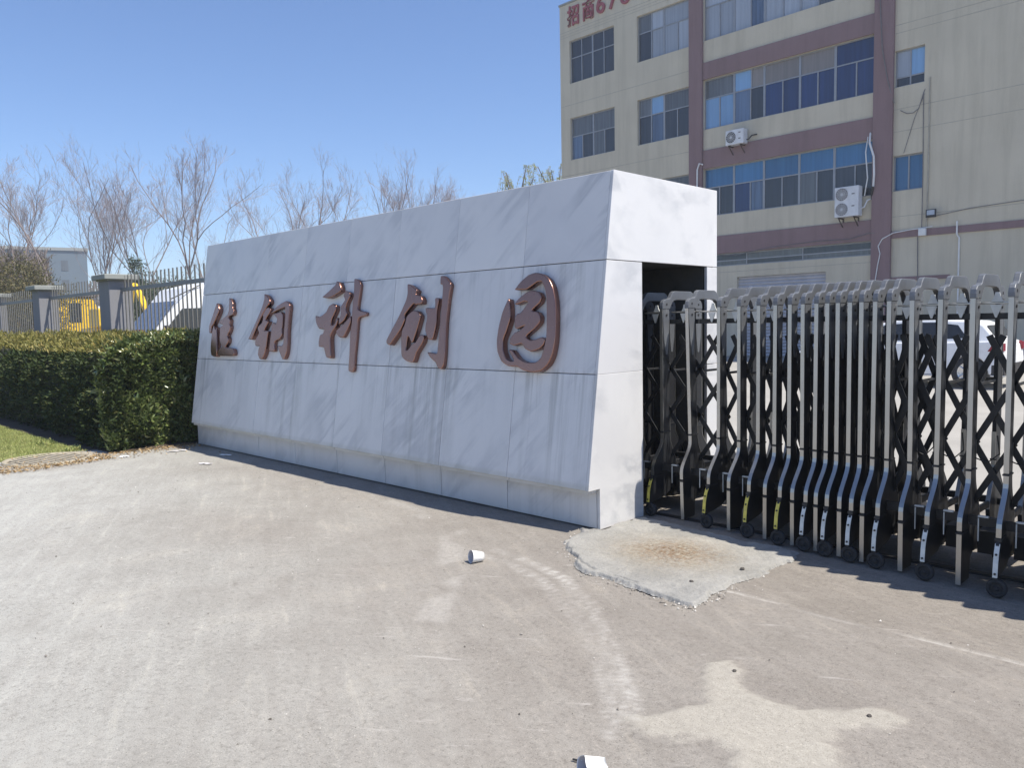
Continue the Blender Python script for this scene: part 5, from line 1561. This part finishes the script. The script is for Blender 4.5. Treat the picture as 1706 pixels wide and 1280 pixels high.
rng = np.random.RandomState(12)
def willow(loc, H, seed, label):
    rnd = random.Random(seed); rg2 = np.random.RandomState(seed)
    t = thing("willow_tree", label, "tree", loc, 0, "budding willows behind the marble wall")
    b = MB(); c = MB()
    b.tube([(0, 0, -0.1), (0.1, 0, H * 0.3), (0.0, 0.1, H * 0.55)], [0.2, 0.15, 0.1], 7)
    LPs = []
    for k in range(7):
        a = 2 * math.pi * k / 7 + rnd.random()
        rr_ = rnd.uniform(0.4, 1.7); hh_ = H * rnd.uniform(0.8, 1.0)
        tip = Vector((math.cos(a) * rr_, math.sin(a) * rr_, hh_))
        b.tube([(0, 0.1, H * 0.5), tuple(Vector((0, 0, H * 0.7)).lerp(tip, 0.5)), tuple(tip)], [0.07, 0.045, 0.02], 5)
        for j in range(16):
            p = Vector((0, 0, H * 0.7)).lerp(tip, rnd.uniform(0.3, 1.0))
            dx, dy = rnd.gauss(0, 0.5), rnd.gauss(0, 0.5)
            L = rnd.uniform(1.0, 2.6)
            pts = [p, p + Vector((dx * 0.5, dy * 0.5, 0.12)), p + Vector((dx * 0.8, dy * 0.8, -L * 0.45)), p + Vector((dx * 0.85, dy * 0.85, -L))]
            c.tube(pts, [0.010, 0.008, 0.006, 0.004], 3, cap=False)
            for q in range(46):
                f = rnd.uniform(0.6, 3.0); i = min(2, int(f))
                LPs.append(tuple(pts[i].lerp(pts[i + 1], f - i)))
    b.build("trunk", M_BARK, t); c.build("branches", M_TWIG, t)
    P = np.array(LPs) + rg2.normal(0, 0.03, (len(LPs), 3))
    V, F = leaf_cloud(P, np.tile([[0, 0, -0.6]], (len(P), 1)), 0.095, rg2, 0.6, 0.3)
    np_mesh("crown", V, F, M_WILLOW, t, {"rnd": rnd_attr(len(P), rg2)})
willow((-31.2, 32.3, 0), 10.9, 3, "yellow-green budding willow peeping over the top of the marble wall left of the building")
willow((-31.6, 36.2, 0), 12.1, 8, "yellow-green budding willow touching the corner of the cream building")

def leafy(name, loc, rad, seed, mat, n, size, label, cat, group=None, cone=False, trunk_h=0.6, wid=0.45):
    rg2 = np.random.RandomState(seed)
    t = thing(name, label, cat, loc, 0, group)
    b = MB(); b.tube([(0, 0, -0.05), (0.03, 0, trunk_h), (0, 0.02, trunk_h + rad[2] * 0.9)], [0.09, 0.07, 0.03], 6)
    for k in range(6):
        a = k * 1.05
        b.tube([(0, 0, trunk_h * 0.8), (math.cos(a) * rad[0] * 0.4, math.sin(a) * rad[1] * 0.4, trunk_h + rad[2] * 0.7), (math.cos(a) * rad[0] * 0.7, math.sin(a) * rad[1] * 0.7, trunk_h + rad[2] * 1.1)], [0.05, 0.035, 0.012], 5)
    b.build("trunk", M_BARK, t)
    ncl = 46
    th = rg2.uniform(0, 2 * np.pi, ncl); cz = rg2.uniform(-0.85, 1.0, ncl)
    rr_ = np.sqrt(1 - np.minimum(cz ** 2, .98)) * rg2.uniform(0.5, 1.0, ncl)
    if cone: rr_ = (1 - (cz + 0.85) / 1.9) * rg2.uniform(0.6, 1.0, ncl)
    Cc = np.stack([np.cos(th) * rr_ * rad[0], np.sin(th) * rr_ * rad[1], trunk_h * 0.8 + rad[2] * (1 + cz)], 1)
    w_ = rg2.randint(0, ncl, n)
    sg = min(rad) * 0.20
    P = Cc[w_] + rg2.normal(0, 1, (n, 3)) * [sg, sg, sg * 0.9]
    N = P - np.array([0, 0, trunk_h + rad[2] * 0.7]); N /= np.linalg.norm(N, axis=1, keepdims=True)
    V, F = leaf_cloud(P, N + [0, 0, 0.3], size, rg2, 0.8, wid)
    np_mesh("crown", V, F, mat, t, {"rnd": rnd_attr(n, rg2)})
shr = "shrubs and evergreens behind the fence"
leafy("olive_shrub", (-36.0, 8.9, 0), (1.8, 1.6, 1.85), 1, M_OLIVE, 9000, 0.10, "dense olive-brown evergreen at the far left above the fence", "shrub", shr)
leafy("olive_shrub", (-39.3, 8.2, 0), (1.9, 1.6, 1.75), 2, M_OLIVE, 9000, 0.10, "olive evergreen cut by the left edge of the photo", "shrub", shr)
leafy("olive_shrub", (-35.5, 9.3, 0), (1.2, 1.1, 1.5), 6, M_OLIVE, 6000, 0.09, "smaller olive evergreen just above the farther grey pier cap", "shrub", shr)
leafy("conifer", (-46.9, 17.2, 0), (1.1, 1.1, 2.5), 3, M_CONIF, 7000, 0.13, "pointed dark conifer over the van behind the fence", "conifer", shr, True)
leafy("evergreen_bush", (-46.2, 18.6, 0), (2.0, 1.6, 1.9), 4, M_CONIF, 8000, 0.12, "rounded grey-green evergreen behind the van roof", "shrub", shr)
leafy("evergreen_bush", (-44.2, 16.3, 0), (1.5, 1.4, 1.6), 5, M_CONIF, 6000, 0.12, "low grey-green evergreen between the pier and the conifer", "shrub", shr)

# bare undergrowth far left, one mass
n = 40000
bx = rng.uniform(-92, -60, n); by = -bx * rng.uniform(0.10, 0.272, n)
tz = 5.2 + 2.6 * vnoise(bx, by, 0.25, 61) + 1.2 * vnoise(bx, by, 0.9, 62)
bz = tz * rng.uniform(0, 1, n) ** 0.6
V, F = leaf_cloud(np.stack([bx, by, bz], 1), np.tile([[0, 0, 1.0]], (n, 1)), 0.75, rng, 0.45, 0.05, 0.05)
tag(np_mesh("thicket", V, F, M_THICK, None, {"rnd": rnd_attr(n, rng)}), "brownish bare undergrowth far behind the fence at the left", None, None, "stuff")

# far building at the left and a low wood closing the horizon
fb = thing("far_building", "hazy grey-blue flat-roofed building far away at the left", "building", (-144.6, 40.0, 0), R(74.5))
b = MB(); b.box(-9, 5.1, 0, 8, 0, 14.9); b.build("wall", M_FARB, fb)
b = MB(); b.box(-9.2, 5.3, -0.2, 8.2, 14.903, 15.4); b.build("roof", M_PIERC, fb)
for i in range(4):
    for j in range(4):
        b = MB(); b.box(-8 + i * 3.1, -7.0 + i * 3.1, -0.05, -0.004, 2.0 + j * 3.2, 3.7 + j * 3.2); b.build("window", M_GLG, fb)
n = 30000
ang = rng.uniform(R(60), R(165), n); rad_ = rng.uniform(190, 230, n)
bx, by = np.cos(ang) * rad_, np.sin(ang) * rad_
tz = 7 + 5 * vnoise(ang * 40, rad_ * 0.02, 1.0, 71)
bz = tz * rng.uniform(0, 1, n) ** 0.7
V, F = leaf_cloud(np.stack([bx, by, bz], 1), np.tile([[0, 0, 1.0]], (n, 1)), 3.2, rng, 0.5, 0.12, 0.05)
tag(np_mesh("far_wood", V, F, M_THICK, None, {"rnd": rnd_attr(n, rng)}), "band of distant bare woodland along the horizon", None, None, "stuff")

# ---------------------------------------------------------------- litter and small stones
def cup(label, loc, rot, crumple=0.0, sx=1.0):
    t = thing("paper_cup", label, "paper cup", loc, 0, "discarded paper cups")
    t.rotation_euler = rot
    b = MB(); n = 28
    r0_, r1_, h_ = 0.028, 0.040, 0.085
    rnd = random.Random(7)
    ring = lambda r_, h, th_: [(r_ * (1 + crumple * 0.35 * math.sin(2 * a + h * 30) - crumple * 0.25 * max(0, math.cos(a - 1.0))) * math.cos(a), r_ * (1 - crumple * 0.22 * math.cos(3 * a + h * 20)) * math.sin(a) * sx, h + crumple * 0.010 * math.sin(2 * a)) for a in [2 * math.pi * k / n for k in range(n)]]
    rings = [ring(r0_ * 0.02, 0.004, 0), ring(r0_ - 0.0008, 0.004, 0), ring(r0_, 0.0, 0), ring((r0_ * 2 + r1_) / 3, h_ / 3, 0), ring((r0_ + 2 * r1_) / 3, 2 * h_ / 3, 0), ring(r1_, h_, 0), ring(r1_ + 0.0015, h_ + 0.001, 0), ring(r1_ - 0.001, h_ - 0.001, 0)]
    ins_ = [ring(r1_ - 0.001, h_ - 0.001, 0), ring((r0_ + 2 * r1_) / 3 - 0.001, 2 * h_ / 3, 0), ring(r0_ - 0.0012, 0.005, 0), ring(0.0006, 0.005, 0)]
    for src, mb_nm, mt in ((rings, "cup_wall", M_PAPER), (ins_, "cup_inside", M_PAPERIN)):
        b = MB(); vs = [p for r_ in src for p in r_]
        fs = [(i * n + k, i * n + (k + 1) % n, (i + 1) * n + (k + 1) % n, (i + 1) * n + k) for i in range(len(src) - 1) for k in range(n)]
        b.add(vs, fs)
        b.build(mb_nm, mt, t, smooth=True)
    return t
ax = math.radians
cu1 = cup("white paper cup lying on its side on the open concrete in front of the wall", (-3.585, 3.345, 0.0295), (ax(-82), 0, ax(162)))
cu2 = cup("crumpled white paper cup at the bottom edge of the photo", (-1.56, 1.985, 0.0285), (ax(-80), 0, ax(158)), 0.55, 0.9)
cu2.scale = (0.95, 0.95, 0.95)
t = thing("straw", "short black stirrer lying beside the crumpled cup", "straw", (-1.66, 1.985, 0.006), R(20))
b = MB(); b.tube([(-0.03, 0, 0), (0.05, 0, 0)], 0.004, 6); b.build("tube", M_BLACKP, t)

def pebble(x, y, s, label, m_=M_STONE, seed=1, cat="pebble", name="pebble", flat=0.6, z=0.0):
    rnd = random.Random(seed)
    bm = bmesh.new(); bmesh.ops.create_icosphere(bm, subdivisions=2, radius=s)
    for v in bm.verts:
        f = 1 + 0.45 * mnoise.noise(v.co * (1.2 / s) + Vector((seed * 3.1, 0, 0)))
        v.co = Vector((v.co.x * f, v.co.y * f * 0.8, v.co.z * f * flat))
    mz = min(v.co.z for v in bm.verts)
    for v in bm.verts: v.co.z -= mz
    me = bpy.data.meshes.new(name); bm.to_mesh(me); bm.free()
    me.materials.append(m_)
    o = bpy.data.objects.new(name, me); col.objects.link(o)
    o.location = (x, y, z + 0.001); o.rotation_euler = (0, 0, seed)
    tag(o, label, cat)
pebble(-2.245, 4.19, 0.016, "dark clod near the right corner of the raised cement patch", seed=2, z=0.016)
pebble(-2.35, 3.80, 0.014, "dark clod on the front part of the raised cement patch", seed=3, z=0.016)
pebble(-3.50, 4.25, 0.026, "grey stone chip at the near foot of the marble wall corner", plain("grey_stone_chip", (0.25, 0.24, 0.23), 0.9, 0, 0.3, 20), 4)
pebble(-1.62, 2.96, 0.011, "tiny dark leaf lump on the tip of the pale sand patch", seed=5)
pebble(-1.06, 2.95, 0.010, "brown crumb at the right arm of the pale sand patch", seed=6)
def scrap(x, y, w_, l_, rz, label, z=0.002, m_=M_PAPER, seed=1):
    rnd = random.Random(seed)
    b = MB(); n1_, n2_ = 6, 4
    vs = [((i / n1_ - .5) * l_, (j / n2_ - .5) * w_ * (1 + 0.2 * rnd.uniform(-1, 1)), 0.004 + rnd.uniform(0, 0.018) * (w_ / 0.1)) for i in range(n1_ + 1) for j in range(n2_ + 1)]
    fs = [(i * (n2_ + 1) + j, (i + 1) * (n2_ + 1) + j, (i + 1) * (n2_ + 1) + j + 1, i * (n2_ + 1) + j + 1) for i in range(n1_) for j in range(n2_)]
    b.add(vs, fs)
    o = b.build("paper_scrap", m_, None); o.location = (x, y, z); o.rotation_euler = (0, 0, rz)
    s_ = o.modifiers.new("thick", 'SOLIDIFY'); s_.thickness = 0.0012
    tag(o, label, "paper scrap")
scrap(-8.95, 4.20, 0.05, 0.15, 0.3, "flat white scrap lying in the wall's shadow near the hedge", seed=2)
scrap(-9.82, 3.36, 0.06, 0.10, 1.0, "white crumpled litter below the hedge corner", seed=3)
scrap(-9.95, 3.12, 0.05, 0.10, 0.6, "small pale litter in front of the hedge corner", seed=4)
scrap(-9.74, 3.95, 0.06, 0.22, 1.4, "thin pale litter strip between the hedge and the wall end", m_=M_DRY if False else M_PAPERIN, seed=6)
scrap(-8.55, 3.78, 0.05, 0.16, 0.4, "pale flat scrap on the sunlit concrete before the wall", m_=M_PAPERIN, seed=5)
# loose grit scattered over the concrete
n = 1200
qx = rng.uniform(-8.5, 0.2, n); qy = 0.6 + rng.uniform(0, 1, n) ** 0.8 * 3.6
kp = qy < np.where(qx < -3.4, 4.0, 4.5)
qx, qy = qx[kp], qy[kp]; n = len(qx)
s_ = rng.gamma(1.5, 0.0013, n) + 0.0010
base = np.array([[1, 0, 0], [-.5, .87, 0], [-.5, -.87, 0], [0.1, 0, 1.1]])
V = (base[None] * s_[:, None, None] * rng.uniform(0.6, 1.3, (n, 4, 3)) + np.stack([qx, qy, np.full(n, 0.002)], 1)[:, None]).reshape(-1, 3)
i0 = np.arange(n)[:, None] * 4
F = np.concatenate([i0 + [0, 1, 3], i0 + [1, 2, 3], i0 + [2, 0, 3]], 1).reshape(-1, 3)
M_GRIT = mat_leaf("loose_grit", [(0.0, (0.08, 0.07, 0.06)), (0.5, (0.22, 0.20, 0.18)), (1.0, (0.55, 0.53, 0.50))], 0.9, 0.2)
tag(np_mesh("grit", V, F, M_GRIT, None, {"rnd": np.repeat(rng.uniform(0, 1, n), 4)}), "loose grit scattered over the concrete", None, None, "stuff")

# ---------------------------------------------------------------- hazy spring air
hz = bpy.data.materials.new("haze_air"); hz.use_nodes = True
hn = hz.node_tree
hn.nodes.remove(hn.nodes["Principled BSDF"])
hv = hn.nodes.new("ShaderNodeVolumePrincipled")
hv.inputs["Color"].default_value = (0.88, 0.93, 1.0, 1)
hv.inputs["Density"].default_value = 0.0014
hv.inputs["Anisotropy"].default_value = 0.2
hn.links.new(hv.outputs[0], hn.nodes["Material Output"].inputs["Volume"])
b = MB(); b.box(-330, 66, -66, 330, -1.2, 21)
tag(b.build("haze", hz), "thin pale spring haze over the whole place", None, None, "stuff")

# crumbs broken off the lip of the cement patch
n = 420
tt = rng.uniform(0, len(PATCH) - 3.001, n)
ki = tt.astype(int); fr_ = (tt - ki)[:, None]
pa = np.array(PATCH)
cp_ = pa[ki] * (1 - fr_) + pa[ki + 1] * fr_ + rng.normal(0, 0.028, (n, 2))
kp = cp_[:, 1] < 4.33
cp_ = cp_[kp]; n = len(cp_)
s_ = rng.gamma(1.4, 0.0028, n) + 0.0015
base = np.array([[1, 0, 0], [-.5, .87, 0], [-.5, -.87, 0], [0.1, 0, 1.0]])
V = (base[None] * s_[:, None, None] * rng.uniform(0.6, 1.3, (n, 4, 3)) + np.concatenate([cp_, np.full((n, 1), 0.004)], 1)[:, None]).reshape(-1, 3)
i0 = np.arange(n)[:, None] * 4
F = np.concatenate([i0 + [0, 1, 3], i0 + [1, 2, 3], i0 + [2, 0, 3]], 1).reshape(-1, 3)
tag(np_mesh("cement_crumbs", V, F, M_GRIT, None, {"rnd": np.repeat(rng.uniform(0.3, 1, n), 4)}), "loose crumbs along the broken lip of the cement patch", None, None, "stuff")
